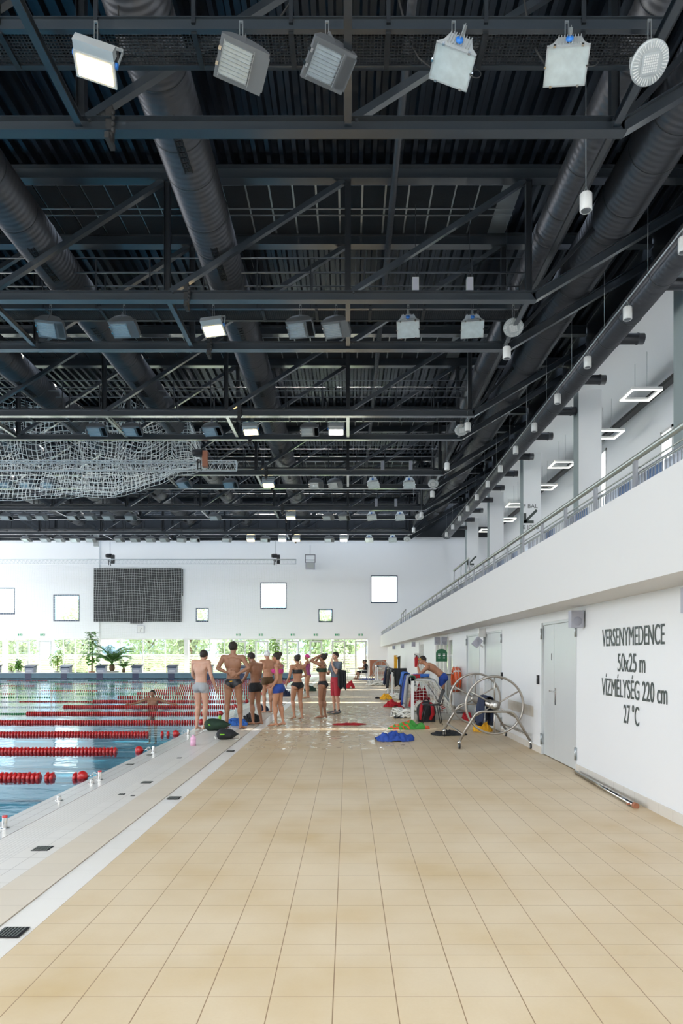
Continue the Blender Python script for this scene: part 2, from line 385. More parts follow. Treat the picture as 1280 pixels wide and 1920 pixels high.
def text_mesh(s, size, name, m, loc, rot, parent=None, width=None, extr=.002, weight=0.0, align='CENTER'):
    cu = bpy.data.curves.new('txt', 'FONT'); cu.body = s; cu.size = size; cu.extrude = extr; cu.align_x = align; cu.offset = 0
    o = bpy.data.objects.new('txt', cu); C.objects.link(o)
    bpy.context.view_layer.update()
    me = bpy.data.meshes.new_from_object(o.evaluated_get(bpy.context.evaluated_depsgraph_get()))
    C.objects.unlink(o); bpy.data.objects.remove(o)
    xs = [v.co.x for v in me.vertices]; w = max(xs) - min(xs); cx = (max(xs) + min(xs)) / 2
    k = (width / w) if width else 1
    for v in me.vertices: v.co.x = (v.co.x - (cx if align == 'CENTER' else 0)) * k
    if weight:
        mb = MB(); vs = [v.co.copy() for v in me.vertices]; fs = [tuple(p_.vertices) for p_ in me.polygons]
        for q in range(3): mb._add([v + V(((q - 1) * weight, 0, q * .0008)) for v in vs], fs)
        me = bpy.data.meshes.new(name); me.from_pydata(mb.v, [], mb.f)
    me.materials.clear(); me.materials.append(M[m]); me.name = name
    ob = bpy.data.objects.new(name, me); C.objects.link(ob); ob.location = loc; ob.rotation_euler = rot
    if parent: ob.parent = parent
    return ob
# ------------------------------------------------------------------ THE SETTING
def wall_grid(axis, pos, th, u0, u1, z0, z1, holes, name, m):
    us = sorted({u0, u1, *[h[0] for h in holes], *[h[1] for h in holes]}); zs = sorted({z0, z1, *[h[2] for h in holes], *[h[3] for h in holes]})
    us = [u for u in us if u0 <= u <= u1]; zs = [z for z in zs if z0 <= z <= z1]
    mb = MB()
    for a, b in zip(us, us[1:]):
        run = None
        for c, d in zip(zs, zs[1:]):
            cu, cz = (a + b) / 2, (c + d) / 2
            solid = not any(h[0] < cu < h[1] and h[2] < cz < h[3] for h in holes)
            if solid: run = [run[0], d] if run else [c, d]
            if (not solid or d == zs[-1]) and run:
                if axis == 'Y': mb.bb((a, pos, run[0]), (b, pos + th, run[1]))
                else: mb.bb((pos, a, run[0]), (pos + th, b, run[1]))
                run = None
    return struct(mb.build(name, m))
# floor: strips of different tiles, one object
PE = -3.44; PX0 = -28.44; PY0 = -1.0; PY1 = 47.9
mb = MB()
def slab(x0, x1, y0, y1, mi, z=0, t=.1): mb.bb((x0, y0, z - t), (x1, y1, z), mi)
slab(-1.87, XG, YB, YF, 0)
slab(-2.10, -1.87, YB, YF, 1, -.008)
slab(-2.43, -2.10, YB, YF, 2)
slab(-2.72, -2.43, YB, YF, 3)
slab(-3.08, -2.72, YB, YF, 4, -.002)
slab(PE + .035, -3.08, YB, YF, 5)
slab(PE, PE + .035, YB, YF, 6, -.02)
slab(PX0, PE, PY1, YF, 3); slab(PX0, PE, YB, PY0, 3); slab(XL, PX0, YB, YF, 3)
struct(mb.build('floor', ['floor', 'channel', 'floor_beige', 'floor_white', 'floor_grate', 'floor_edge', 'blackslot']))
# pool basin, water
mb = MB()
mb.bb((PX0, PY0, -2.4), (PE, PY1, -2.2), 0)
mb.bb((PX0 - .2, PY0 - .2, -2.4), (PX0, PY1, -.1), 0); mb.bb((PE, PY0 - .2, -2.4), (PE + .2, PY1, -.1), 0)
mb.bb((PX0, PY0 - .2, -2.4), (PE, PY0, -.1), 0); mb.bb((PX0, PY1, -2.4), (PE, PY1 + .2, -.1), 0)
for k in range(19):
    y = 5.45 + k * 2.5 + .0
    mb.bb((PX0 + 2, y + 2.37, -2.2), (PE - 1.8, y + 2.62, -2.195), 1)
    mb.bb((PE - 1.8, y + 2.0, -2.2), (PE - 1.6, y + 3.0, -2.195), 1)
b_ = mb.build('floor', ['basin', 'bluetile']); struct(b_)
wq = MB(); wq._add([(PX0, PY0, -.03), (PE, PY0, -.03), (PE, PY1, -.03), (PX0, PY1, -.03)], [(0, 1, 2, 3)])
wo_ = wq.build('pool_water', 'water')
if wo_.data.polygons[0].normal.z < 0: wo_.data.flip_normals()
tag(wo_, 'still blue swimming pool water crossed by red lane ropes', 'water', kind='stuff')
# raised far end of the pool
mb = MB(); mb.bb((PX0, PY1, -.1), (PE, PY1 + .45, .35), 0); mb.bb((PX0, PY1 - .03, .35), (PE, PY1 + .5, .39), 2)
for k in range(10): mb.bb((-27.45 + 2.51 * k - .22, PY1 - .012, -.1), (-27.45 + 2.51 * k + .22, PY1, .35), 1)
struct(mb.build('trim_1', ['poolend', 'bluetile', 'white']))
# far wall
S = YF / 1280
def wx(px): return (px - 652) * S
def wz(py): return EYE + (1228 - py) * S
sq = [(-28, 28, 1102, 1152), (100, 149, 1115, 1165), (367, 391, 1140, 1166), (488, 537, 1092, 1142), (597, 623, 1142, 1167), (695, 745, 1079, 1131)]
holes = [(wx(a), wx(b), wz(d), wz(c)) for a, b, c, d in sq]
wtop = wz(1197)
holes.append((-36.5, wx(689), .02, wtop))
wall_grid('Y', YF, .35, XL, XG, 0, 15, holes, 'wall_far', 'white_wall')
struct(MB().bb((wx(183.5), YF - .1, wtop), (wx(187), YF, 11.2)).build('trim_2', 'white_wall'))
struct(MB().bb((XL, YF - .06, 11.2), (XG, YF - .02, 14.3)).build('trim_3', 'steel'))
for i, (x0, x1, z0, z1) in enumerate(holes[:6]):
    mb = MB(); t = .07; y0, y1 = YF - .01, YF + .2
    for a, b in (((x0, y0, z0), (x1, y1, z0 + t * 1.6)), ((x0, y0, z1 - t), (x1, y1, z1)), ((x0, y0, z0), (x0 + t, y1, z1)), ((x1 - t, y0, z0), (x1, y1, z1))): mb.bb(a, b, 0)
    mb.bb((x0 + t, YF + .12, z0 + t), (x1 - t, YF + .13, z1 - t), 1)
    struct(mb.build('window_%d' % (i + 1), [mat('window frame', (.05, .07, .12), .4) if i == 0 else bpy.data.materials['window frame'], 'glass']))
# glazed band at the foot of the far wall: piers, mullions, doors
mb = MB()
for px in (-160, 8, 185, 349, 521):
    mb.bb((wx(px) - .17, YF - .02, 0), (wx(px) + .17, YF + .3, wtop))
mb.bb((-36.5, YF + .06, wtop - .10), (wx(689), YF + .145, wtop + .02)); mb.bb((-36.5, YF + .06, -.02), (wx(689), YF + .145, .1))
for px in (-60, -20, 118, 140, 165, 225, 267, 309, 393, 420, 530): mb.bb((wx(px) - .035, YF + .05, 0), (wx(px) + .035, YF + .13, wtop - .05))
struct(mb.build('window_7', 'warm_white'))
struct(MB().bb((-36.5, YF + .09, .1), (wx(689), YF + .1, wtop - .1)).build('window_8', 'glass'))
dn = 1
for a, b in ((30, 55), (72, 97), (437, 461), (478, 503), (537, 561), (580, 604), (622, 647), (665, 687)):
    mb = MB(); x0, x1 = wx(a), wx(b); t = .13; zt = wtop - .18
    mb.bb((x0, YF, 0), (x0 + t, YF + .14, zt)); mb.bb((x1 - t, YF, 0), (x1, YF + .14, zt)); mb.bb((x0 + t, YF + .004, zt - t), (x1 - t, YF + .136, zt - .003)); mb.bb((x0 + t, YF + .004, 0.003), (x1 - t, YF + .136, .18))
    o = struct(mb.build('door_%d' % dn, mat('pale door frame', (.60, .61, .60), .5) if dn == 1 else bpy.data.materials['pale door frame'])); 
    MB().bb((x1 - t - .05, YF - .05, .95), (x1 - t, YF, 1.15)).build('door_handle', 'galv', o)
    dn += 1
# right wall below the gallery: openings for the metal doors and the glazed bays
HC = 2.3
doors = [(9.555, 11.28), (14.2, 16.0), (16.6, 18.4)]
bays = [(20.9, 25.0), (28.9, 30.8)]
wall_grid('X', XW, .25, YB, YF, 0, HC, [(a, b, 0, 2.16) for a, b in doors] + [(a, b, .05, 2.2) for a, b in bays], 'wall_right', 'wall_scuff')
ys = [YB] + [q for d in doors for q in d] + [q for d in bays for q in d] + [YF]
mb = MB()
for a, b in zip(ys[::2], ys[1::2]): mb.bb((XW - .013, a, 0), (XW, b, .11))
struct(mb.build('baseboard_right', tile_mat('skirting tiles', (.66, .63, .58), (.4, .35, .3), .3, .3, 0, .1, .004, .4, .03, .05)))
for i, (a, b) in enumerate(doors):
    X0 = XW + .02; mid = a + (b - a) * .645
    mb = MB(); mb.bb((X0 - .01, a, 2.12), (X0 + .1, b, 2.16)); mb.bb((X0 - .03, a, 0), (X0 + .1, a + .035, 2.16)); mb.bb((X0 - .03, b - .035, 0), (X0 + .1, b, 2.16)); mb.bb((X0 + .09, a, 0), (X0 + .1, b, 2.16))
    o = struct(mb.build('door_%d' % dn, 'door')); dn += 1
    MB().bb((X0, a + .04, .012), (X0 + .05, mid - .004, 2.115)).build('door_leaf', 'door', o)
    MB().bb((X0, mid + .004, .012), (X0 + .05, b - .04, 2.115)).build('door_leaf', 'door', o)
    mb = MB(); hy = mid - .09
    mb.bb((X0 - .012, hy - .02, .86), (X0, hy + .02, 1.12)); mb.tube([(X0, hy, 1.07), (X0 - .06, hy, 1.07), (X0 - .06, hy + .13, 1.07)], .011); mb.tube([(X0 - .06, hy, 1.07), (X0 - .06, hy - .06, 1.07)], .011)
    mb.build('door_handle', 'chrome', o)
    for yy in (a + .01, b - .02):
        for zz in (.25, 1.98):
            mb = MB(); mb.tube([(X0 - .035, yy, zz - .09), (X0 - .035, yy, zz + .09)], .016); mb.bb((X0 - .03, yy - .03, zz - .09), (X0 - .005, yy + .03, zz + .09)); mb.build('hinge', 'galv', o)
    if i == 0: MB().bb((X0 - .006, b - .5, 1.55), (X0, b - .485, 1.66)).build('peephole_slot', 'black', o)
for i, (a, b) in enumerate(bays):
    mb = MB(); n = 4 if i == 0 else 2
    for k in range(n + 1):
        y = a + (b - a) * k / n; mb.bb((XW + .02, max(a, y - .05), .05), (XW + .14, min(b, y + .05), 2.2))
    mb.bb((XW + .02, a, 2.1), (XW + .14, b, 2.2)); mb.bb((XW + .02, a, .05), (XW + .14, b, .16)); mb.bb((XW + .07, a, .16), (XW + .08, b, 2.1), 1)
    struct(mb.build('window_%d' % (9 + i), ['warm_white', 'glass']))
# rooms behind the glazed bays, open to daylight at their far side
mb = MB(); mb.bb((XW + .25, 20.2, 0), (9, 20.3, HC)); mb.bb((XW + .25, 31.2, 0), (9, 31.3, HC)); struct(mb.build('wall_side_room', 'warm_white'))
# gallery slab, fascia, gallery back wall and ceiling
XF = 2.64
mb = MB(); mb.bb((XF, YB, HC), (XF + .14, YF, 3.18)); mb.bb((XF + .14, YB, HC), (XG, YF, 2.6)); struct(mb.build('wall_gallery_front', 'fascia'))
gw = [(25.6, 26.6, 8.6, 10.3), (32.2, 33.2, 8.6, 11.4), (44, 45, 8.6, 11.2)]
wall_grid('X', XG, .3, YB, YF, 2.6, 12.2, gw, 'wall_gallery_back', 'white_wall')
for i, (a, b, c, d) in enumerate(gw):
    mb = MB()
    for q, r in (((XG - .03, a, c), (XG + .1, a + .1, d)), ((XG - .03, b - .1, c), (XG + .1, b, d)), ((XG - .03, a, d - .1), (XG + .1, b, d)), ((XG - .03, a, c), (XG + .1, b, c + .1))): mb.bb(q, r)
    mb.bb((XG + .05, a, c), (XG + .06, b, d), 1); struct(mb.build('window_%d' % (11 + i), ['warm_white', 'glass']))
KG = EYE + 10.4; KD = EYE + 12.42
struct(MB().bb((XC + .02, YB, KG), (XG + .3, YF, KG + .2)).build('ceiling_gallery', 'white_wall'))
struct(MB().bb((XC + .02, YB, KG + .2), (XC + .1, YF, KD + .1)).build('wall_bulkhead', 'steel'))
# trapezoid roof deck
mb = MB(); pitch = .33; n = int((XC + .1 - XL) / pitch); prof = []
for i in range(n + 1):
    x = XL + i * pitch
    prof += [(x, 0), (x + .10, 0), (x + .15, .14), (x + .28, .14)]
vs = []; fs = []
YD = 1.0
cuts = [YD] + [q for s_ in ADDED_SKY for q in s_] + [YF]
for y0, y1 in zip(cuts[::2], cuts[1::2]):
    n0 = len(vs)
    for (x, z) in prof: vs += [(x, y0, KD + z), (x, y1, KD + z)]
    for i in range(len(prof) - 1): fs.append((n0 + 2 * i, n0 + 2 * i + 1, n0 + 2 * i + 3, n0 + 2 * i + 2))
mb._add(vs, fs)
for y0, y1 in zip(cuts[::2], cuts[1::2]):
    mb.bb((XL, y0, KD + .2), (XC + .1, y1, KD + .3)); mb.bb((XL, y1 - .03, KD), (XC + .1, y1, KD + .3)); mb.bb((XL, y0, KD), (XC + .1, y0 + .03, KD + .3))
struct(mb.build('ceiling', 'deck'))
mb = MB()
for k in range(6):
    y0, y1 = ADDED_SKY[2 * k][1] + .02, TB[k] - .15; nx = int(46 / .62)
    for j in range(nx):
        x = XC - 1.2 - j * .62
        if k in (1, 2, 3, 4, 5) and x > 4.6: continue
        mb.bb((x - .565, y0, KD - .07), (x, y1, KD - .01), 0)
    mb.bb((XL, y0, KD - .03), (4.6, y1, KD - .001), 1)
    for yy in (y0 + .9, y1 - .9): mb.bb((XL, yy - .012, KD - .1), (4.6, yy + .012, KD - .07), 1)
struct(mb.build('ceiling_felt_panels', ['felt', 'galv']))
# roof opening added for daylight over the unseen near end
mb = MB()
for k in range(24): mb.bb((XL + k * 2, YB, KD + .1), (XL + k * 2 + .08, YD, KD + .25))
for y_ in (YB, -3, YD): mb.bb((XL, y_ - .06, KD + .1), (XC, y_ + .06, KD + .3))
struct(mb.build('ceiling_added_roof_light', 'steel'))
# unseen pool-side glazing added for daylight; solid wall behind the camera
for nm, ax in (('window_14', 'X'), ('window_15', 'Y')):
    mb = MB()
    if ax == 'X':
        for k in range(22): mb.bb((XL - .1, YB + k * 2.95 - .05, 0), (XL + .05, YB + k * 2.95 + .05, 12.6))
        for z in (.1, 3.0, 6.2, 9.4): mb.bb((XL - .1, YB, z - .06), (XL + .05, YF, z + .06))
        mb.bb((XL - .2, YB, 10.6), (XL + .1, YF, 15))
    else:
        mb.bb((XL, YB - .2, 0), (XG, YB, 15)); nm = 'wall_near'
    struct(mb.build(nm, 'warm_white'))
# ------------------------------------------------------------------ OUTSIDE
struct(MB().bb((-120, YF + .4, -.3), (60, 400, -.06)).build('ground_lawn', 'grass'))
struct(MB().bb((-60, YF + .36, -.2), (30, 60, -.04)).build('ground_terrace', 'paving'))
struct(MB().bb((XG + .3, -40, -.3), (120, 70, -.06)).build('ground_side', 'paving'))
mb = MB()
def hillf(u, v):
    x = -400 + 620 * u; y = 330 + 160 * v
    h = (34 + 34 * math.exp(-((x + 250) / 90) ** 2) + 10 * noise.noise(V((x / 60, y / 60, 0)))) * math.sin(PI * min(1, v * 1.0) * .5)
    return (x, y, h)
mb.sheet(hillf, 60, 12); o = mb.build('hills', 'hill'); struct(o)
def leaf_blob(mb, c, r, n, sz, seed, mi=0):
    rd = random.Random(seed)
    for i in range(n):
        while True:
            p = V((rd.uniform(-1, 1), rd.uniform(-1, 1), rd.uniform(-1, 1)))
            if .45 < p.length < 1: break
        q = V(c) + V((p.x * r[0], p.y * r[1], p.z * r[2]))
        a = V((rd.uniform(-1, 1), rd.uniform(-1, 1), rd.uniform(-1, 1))).normalized(); b = a.orthogonal().normalized()
        s1 = sz * rd.uniform(.6, 1.3)
        mb._add([q - a * s1, q + b * s1 * .5, q + a * s1, q - b * s1 * .5], [(0, 1, 2, 3)], mi)
lb = ['leftmost', 'second from the left', 'third from the left', 'fourth from the left', 'fifth from the left', 'sixth from the left', 'seventh from the left', 'eighth from the left', 'rightmost']
for i, (x, y, h, w) in enumerate([(-34, 68, 6, 3.4), (-26, 66, 7, 2.8), (-21, 72, 8, 3.6), (-15.5, 67, 6.5, 2.8), (-11, 70, 6, 3.0), (-7, 66, 6.2, 2.4), (-3.5, 71, 7, 3), (0, 67, 5.5, 2.4), (5, 74, 7, 3.5)]):
    t = thing('garden_tree', 'pale green leafy tree outside the far glazing, %s of the garden trees' % lb[i], 'tree', (x, y, -.1), 0, 'garden trees beyond the far glazing')
    mb = MB(); mb.tube([(0, 0, 0), (.1, 0, h * .3), (0, 0, h * .6)], [.16, .12, .06]); mb.tube([(.05, 0, h * .3), (w * .4, .2, h * .55)], [.07, .03]); mb.tube([(.05, 0, h * .35), (-w * .4, -.2, h * .6)], [.07, .03]); mb.build('trunk', 'bark', t)
    mb = MB(); rd = random.Random(i)
    for k in range(12): leaf_blob(mb, (rd.uniform(-.5, .5) * w, rd.uniform(-.5, .5) * w, h * rd.uniform(.16, .85)), (w * .45, w * .45, h * .19), 190, .24, i * 20 + k)
    mb.build('crown', 'treeleaf', t)
f = thing('garden_fence', 'low slatted wooden garden fence with a white top rail outside the far glazing', 'fence', (0, 61.5, 0))
mb = MB()
for k in range(9): mb.bb((-36, 0, .12 + k * .16), (6, .04, .22 + k * .16))
mb.build('board_panel', 'wood', f); MB().bb((-36, -.02, 1.58), (6, .08, 1.68)).build('top_rail', 'white', f)
for k in range(18): MB().bb((-36 + 2.45 * k, .04, -.06), (-35.9 + 2.45 * k, .12, 1.6)).build('post', 'wood', f)
# ------------------------------------------------------------------ ROOF STRUCTURE
CORX = 4.78; NODES = [4.6 - 4.6 * k for k in range(10)]; ZB = EYE + 9.0; ZT = EYE + 12.07
def truss(y, label):
    t = thing('roof_truss', label, 'roof truss', (0, y, 0), 0, 'dark steel roof trusses')
    XE = XL + .3
    MB().ibeam((XE, 0, ZB + .12), (CORX, 0, ZB + .12), .22, .24).build('bottom_chord', 'steel_light', t)
    MB().ibeam((XE, 0, ZT + .17), (XC, 0, ZT + .17), .28, .34).build('top_chord', 'steel_light', t)
    MB().ibeam((CORX - .04, 0, ZB + .11), (XC, 0, ZB + .12 + .6 * (XC - CORX)), .2, .22).build('raking_strut', 'steel_light', t)
    for x in NODES: MB().ibeam((x, 0, ZB + .22), (x, 0, ZT + .02), .15, .15, .012, up=(1, 0, 0)).build('vertical_post', 'steel', t)
    for a, b in zip(NODES, NODES[1:]):
        if a > -18: q = ((b + .1, 0, ZB + .25), (a - .1, 0, ZT))
        else: q = ((a - .1, 0, ZB + .25), (b + .1, 0, ZT))
        MB().bar(*q, .13, .13).build('diagonal', 'steel_light', t)
    MB().bar((4.75, 0, ZB + .25), (7.4, 0, ZT), .1, .1).build('diagonal', 'steel', t)
    mb = MB(); mb.bb((-4.17, -.06, ZB - .12), (-4.05, .06, ZB + .55)); mb.bb((-4.14, -.2, ZB - .2), (-4.06, .12, ZB - .1))
    for k in range(4): mb.ell((-4.02, -.1, ZB + .0 + k * .1), (.035, .035, .045))
    mb.build('hanging_bracket', 'rubber', t)
    return t
k = 0
for y in sorted(TA[1:] + TB):
    truss(y, 'dark steel roof truss over the hall, %s counted from the camera' % ORD[k]); k += 1
row = ['nearest', 'second', 'third', 'fourth', 'fifth', 'farthest']
XCE = 4.9
for k in range(6):
    y = TA[k]; t = thing('catwalk', 'dark steel catwalk with mesh floor between roof trusses, the %s from the camera' % row[k] if k else 'dark steel catwalk with mesh floor above the nearest floodlights', 'catwalk', (0, y, 0), 0, 'catwalks between the roof trusses')
    K0 = EYE + 9.54; y0, y1 = 1.45, 2.1; XE = XL + 1 if k > 1 else -14
    MB().ibeam((XE, y0, K0 + .1), (XCE, y0, K0 + .1), .09, .2, .012).build('side_beam', 'steel_light', t)
    MB().ibeam((XE, y1, K0 + .1), (XCE, y1, K0 + .1), .09, .2, .012).build('side_beam', 'steel_light', t)
    mb = MB(); x = XE; st = .055 if k < 2 else .11
    while x < XCE: mb.bb((x, y0 + .04, K0 + .02), (x + .007, y1 - .04, K0 + .045)); x += st
    for j in range(11): mb.bb((XE, y0 + .05 + j * .055, K0 + .02), (XCE, y0 + .057 + j * .055, K0 + .045))
    mb.build('mesh_floor', 'grate', t)
    x = XCE - 1.3; me_ = MB().bb((-.04, y0, K0 - .03), (.04, y1, K0 + .02)).bar((0, y0 - .02, K0 + .1), (0, y0 - .02, K0 + .55), .06, .05); cb = None
    while x > XE:
        if cb is None: cb = me_.build('cross_bearer', 'steel', t)
        else: cb = cb.copy(); C.objects.link(cb)
        cb.location = (x, 0, 0); x -= 1.49
    mb = MB()
    for yy in ((y0 - .02, y1 + .02) if k else ()):
        for zz in (1.0, 1.4): mb.tube([(XE, yy, K0 + zz), (XCE, yy, K0 + zz)], .018, 6)
        if yy < 1.5:
            mb.tube([(XCE, y0, K0 + 1.4), (XCE, y1, K0 + 1.4)], .018, 6); mb.tube([(XCE, y0, K0 + 1.0), (XCE, y1, K0 + 1.0)], .018, 6)
    if k: mb.build('handrail', 'steel_light', t)
    x = XCE
    while x > XE and k:
        for yy in (y0 - .02, y1 + .02): MB().bar((x, yy, K0), (x, yy, K0 + 1.4), .035, .035).build('rail_post', 'steel', t)
        x -= 1.48
    for xx in NODES:
        if xx > XE: MB().ibeam((xx, .1, ZB + .12), (xx, 2.7, ZB + .12), .12, .14, .012).build('bottom_tie', 'steel_light', t)
    if k: 
        MB().bb((XE, .95, K0 + .05), (XCE - .5, 1.15, K0 + .06)).bb((XE, .95, K0 + .05), (XCE - .5, .96, K0 + .12)).bb((XE, 1.14, K0 + .05), (XCE - .5, 1.15, K0 + .12)).build('cable_tray', 'steel', t)
# ducts
def duct(x, k, d, y0, y1, label, grille=False, step=1.5):
    t = thing('air_duct', label, 'air duct', (x, 0, EYE + k), 0, 'ventilation ducts'); r = d / 2
    mb = MB(); mb.lathe((0, 0, 0), [(0.001, y0), (r, y0), (r, y1 - .25), (r * .95, y1 - .1), (r * .8, y1 - .02), (.001, y1)], 40, axis='Y'); mb.build('tube', 'duct', t)
    y = y0 + .6
    mb = MB(); i = 0; mb.lathe((0, 0, 0), [(r, 0), (r + .012, .005), (r + .012, .03), (r, .035)], 40, axis='Y'); jr = None
    while y < y1 - .4:
        if jr is None: jr = mb.build('joint_ring', 'steel', t)
        else: jr = jr.copy(); C.objects.link(jr)
        jr.location = (0, y, 0); y += step if i % 2 else step * .75; i += 1
    if grille:
        y = 13.0; rr = r + .014
        while y < y1 - 2:
            mb = MB(); a = R(-80)
            for j in range(10):
                for q in (-1, 1): mb.box((rr * math.cos(a + q * .05), y + j * .15, rr * math.sin(a + q * .05)), (.05, .1, .02))
            for q in (-.13, .13): mb.bb((rr * math.cos(a + q) - .012, y - .08, rr * math.sin(a + q) - .012), (rr * math.cos(a + q) + .012, y + 1.45, rr * math.sin(a + q) + .012))
            mb.build('air_grille', 'grille', t); y += 4.2
    return t
side = ['nearest the middle of the photo', 'second', 'third', 'fourth', 'fifth']
for i, x in enumerate((-3.46, -8.05, -12.45, -16.8, -21.2)):
    duct(x, 10.75, 1.1, 8, 54.2, 'large round dark ventilation duct over the pool hall, %s of five counted from the right' % ORD[i], True)
duct(5.2, 10.9, .8, 8, 55, 'medium round dark duct along the hall just right of the truss corners')
duct(6.75, 11.15, 1.18, 8, 55, 'largest round dark duct along the right side behind the raking struts')
d3 = duct(7.9, 9.6, .72, 8, 54.8, 'slim round dark duct beside the white gallery with short branches', step=2.0)
y = 17.65
while y < 54:
    mb = MB(); mb.lathe((0, 0, 0), [(.16, .2), (.16, .85), (.175, .86), (.175, .9), (.16, .91), (.16, 1.07), (.14, 1.07), (.14, .5), (.001, .5)], 20, axis='X'); o = mb.build('branch_spigot', 'duct', d3); o.location = (0, y, 0); y += 3.08
o = MB().tube([(1.15, 9, EYE + 11.7), (1.15, 54, EYE + 11.7)], .085, 14).build('roof_pipe', 'duct'); tag(o, 'dark grey drain pipe running straight below the roof sheet right of centre', 'pipe')
mb = MB(); mb.bb((5.0, 10, EYE + 9.98), (5.12, 54, EYE + 9.99)); mb.bb((5.0, 10, EYE + 9.98), (5.008, 54, EYE + 10.04)); mb.bb((5.112, 10, EYE + 9.98), (5.12, 54, EYE + 10.04))
tag(mb.build('cable_tray', 'grate'), 'thin perforated cable tray running under the medium right duct', 'cable tray')
mb = MB(); mb.tube([(7.41, 12, EYE + 9.42), (7.41, 54, EYE + 9.42)], .022, 6)
y = 14
while y < 54: mb.tube([(7.41, y, EYE + 9.42), (7.41, y, EYE + 12.4)], .007, 4); y += 2.87
tag(mb.build('speaker_rail', 'galv'), 'thin metal rail hung on rods in front of the slim duct, carrying small speakers', 'rail')
mb = MB(); mb.bb((11.6, 18, EYE + 9.95), (11.9, 54, EYE + 9.97)); mb.bb((11.6, 18, EYE + 9.95), (11.62, 54, EYE + 10.06)); mb.bb((11.88, 18, EYE + 9.95), (11.9, 54, EYE + 10.06)); mb.tube([(11.75, 18, EYE + 10.03), (11.75, 54, EYE + 10.03)], .05)
tag(mb.build('cable_tray', 'black'), 'black cable tray hung below the white gallery ceiling', 'cable tray')
# hanging cylinder speakers
sp = thing('pendant_speaker', '', 'speaker', (0, 0, 0), 0, 'small white pendant speakers')
mb = MB(); mb.lathe((0, 0, 0), [(.001, .17), (.10, .17), (.115, .15), (.115, -.15), (.10, -.165), (.09, -.15), (.001, -.15)], 20); mb.build('body', 'white', sp)
MB().bar((-.05, 0, .15), (0, 0, .3), .02, .02).bar((.05, 0, .15), (0, 0, .3), .02, .02).build('bracket', 'galv', sp)
MB().lathe((0, 0, 0), [(.001, -.152), (.085, -.152), (.085, -.158), (.001, -.158)], 16).build('grille', 'greyhouse', sp)
hw = MB().tube([(0, 0, .28), (0, 0, 3.82)], .006, 4).build('hanging_wire', 'galv', sp)
ys1 = [1280 * 8.6 / d for d in (848, 566, 427, 353, 301, 262, 234)]
first = True
for i, y in enumerate(ys1):
    lb_ = 'small white cylindrical speaker hanging by the truss corners, %s from the camera' % ORD[i]; loc = (.526 * 8.6, y, EYE + 8.6)
    if first: sp.location = loc; sp['label'] = lb_; first = False
    else: dup(sp, loc, None, lb_)
y = 1280 * 9.05 / 768; i = 0
short = MB().tube([(0, 0, .28), (0, 0, .38)], .01, 4).build('hanging_wire', 'galv').data
for o_ in [o_ for o_ in C.objects if o_.data == short]: bpy.data.objects.remove(o_)
while y < 54:
    q_ = dup(sp, (.819 * 9.05, y, EYE + 9.05), None, 'small white cylindrical speaker on the rail before the slim duct, %s from the camera' % ORD[i]); y += 3.02; i += 1
    for h_ in q_.children:
        if h_.name.startswith('hanging_wire'): h_.data = short
# tall white speaker columns hung in the trusses
t0 = None
for (k, px) in ((1, 779), (1, 881), (3, 717), (3, 770), (4, 705), (4, 742)):
    y = TA[k] + .35; x = (px - 652) / 1280 * y
    lb_ = 'tall pale box speaker hung in the roof at the %s truss pair, %s one' % (['', 'nearest full', '', 'third', 'fourth'][k], 'left' if px in (779, 717, 705) else 'right')
    if t0 is None:
        t0 = thing('column_speaker', lb_, 'speaker', (x, y, EYE + 9.55), 0, 'pale box speakers hung in the roof')
        MB().bb((-.085, 0, -.28), (.085, .14, .28)).build('cabinet', 'palehouse', t0); MB().bb((-.07, -.008, -.26), (.07, 0, .26)).build('grille', 'seatgrey', t0); MB().bar((0, .07, .28), (0, .07, 2.2), .015, .015).build('hanging_rod', 'steel', t0)
    else: dup(t0, (x, y, EYE + 9.55), None, lb_)

# ------------------------------------------------------------------ FLOODLIGHTS
def bracket(mb, w, h, t=.02):
    mb.bar((-w, 0, 0), (-w, 0, h), t * .3, .05, up=(0, 1, 0)); mb.bar((w, 0, 0), (w, 0, h), t * .3, .05, up=(0, 1, 0)); mb.bar((-w, 0, h), (w, 0, h), .05, t * .3)
def lamp_grid():      # dark housing, glass behind a wire guard; faces -Z
    t = thing('floodlight', '', 'floodlight')
    mb = MB(); mb.prism([(-.36, -.10), (.36, -.10), (.36, -.04), (.26, .10), (.02, .17), (-.20, .12), (-.36, -.04)], -.27, .27, 'Y'); mb.bb((.20, -.22, -.1), (.38, .22, .06)); mb.build('housing', 'greyhouse', t)
    MB().bb((-.30, -.20, -.118), (.12, .20, -.10)).build('glass', 'lampglass_grid', t)
    mb = MB()
    for k in range(9): y = -.2 + k * .05; mb.bar((-.32, y, -.135), (.15, y, -.135), .007, .007)
    for k in range(2): x = (-.31, .14)[k]; mb.bar((x, -.23, -.135), (x, .23, -.135), .01, .01)
    mb.build('wire_guard', 'galv', t)
    for y in (-.12, .07): MB().bb((-.37, y, -.11), (-.33, y + .05, -.02)).build('clip', 'chrome', t)
    mb = MB(); mb.lathe((0, .245, 0), [(.001, .01), (.035, .01), (.035, -.005)], 14, axis='Y'); mb.lathe((0, -.245, 0), [(.001, -.01), (.035, -.01), (.035, .005)], 14, axis='Y'); mb.build('pivot_cap', 'chrome', t)
    mb = MB(); mb.bar((.0, -.26, 0), (.0, -.26, .28), .05, .006, up=(1, 0, 0)); mb.bar((0, .26, 0), (0, .26, .28), .05, .006, up=(1, 0, 0)); mb.bar((0, -.26, .28), (0, .26, .28), .05, .006); mb.build('bracket', 'greyhouse', t)
    return t
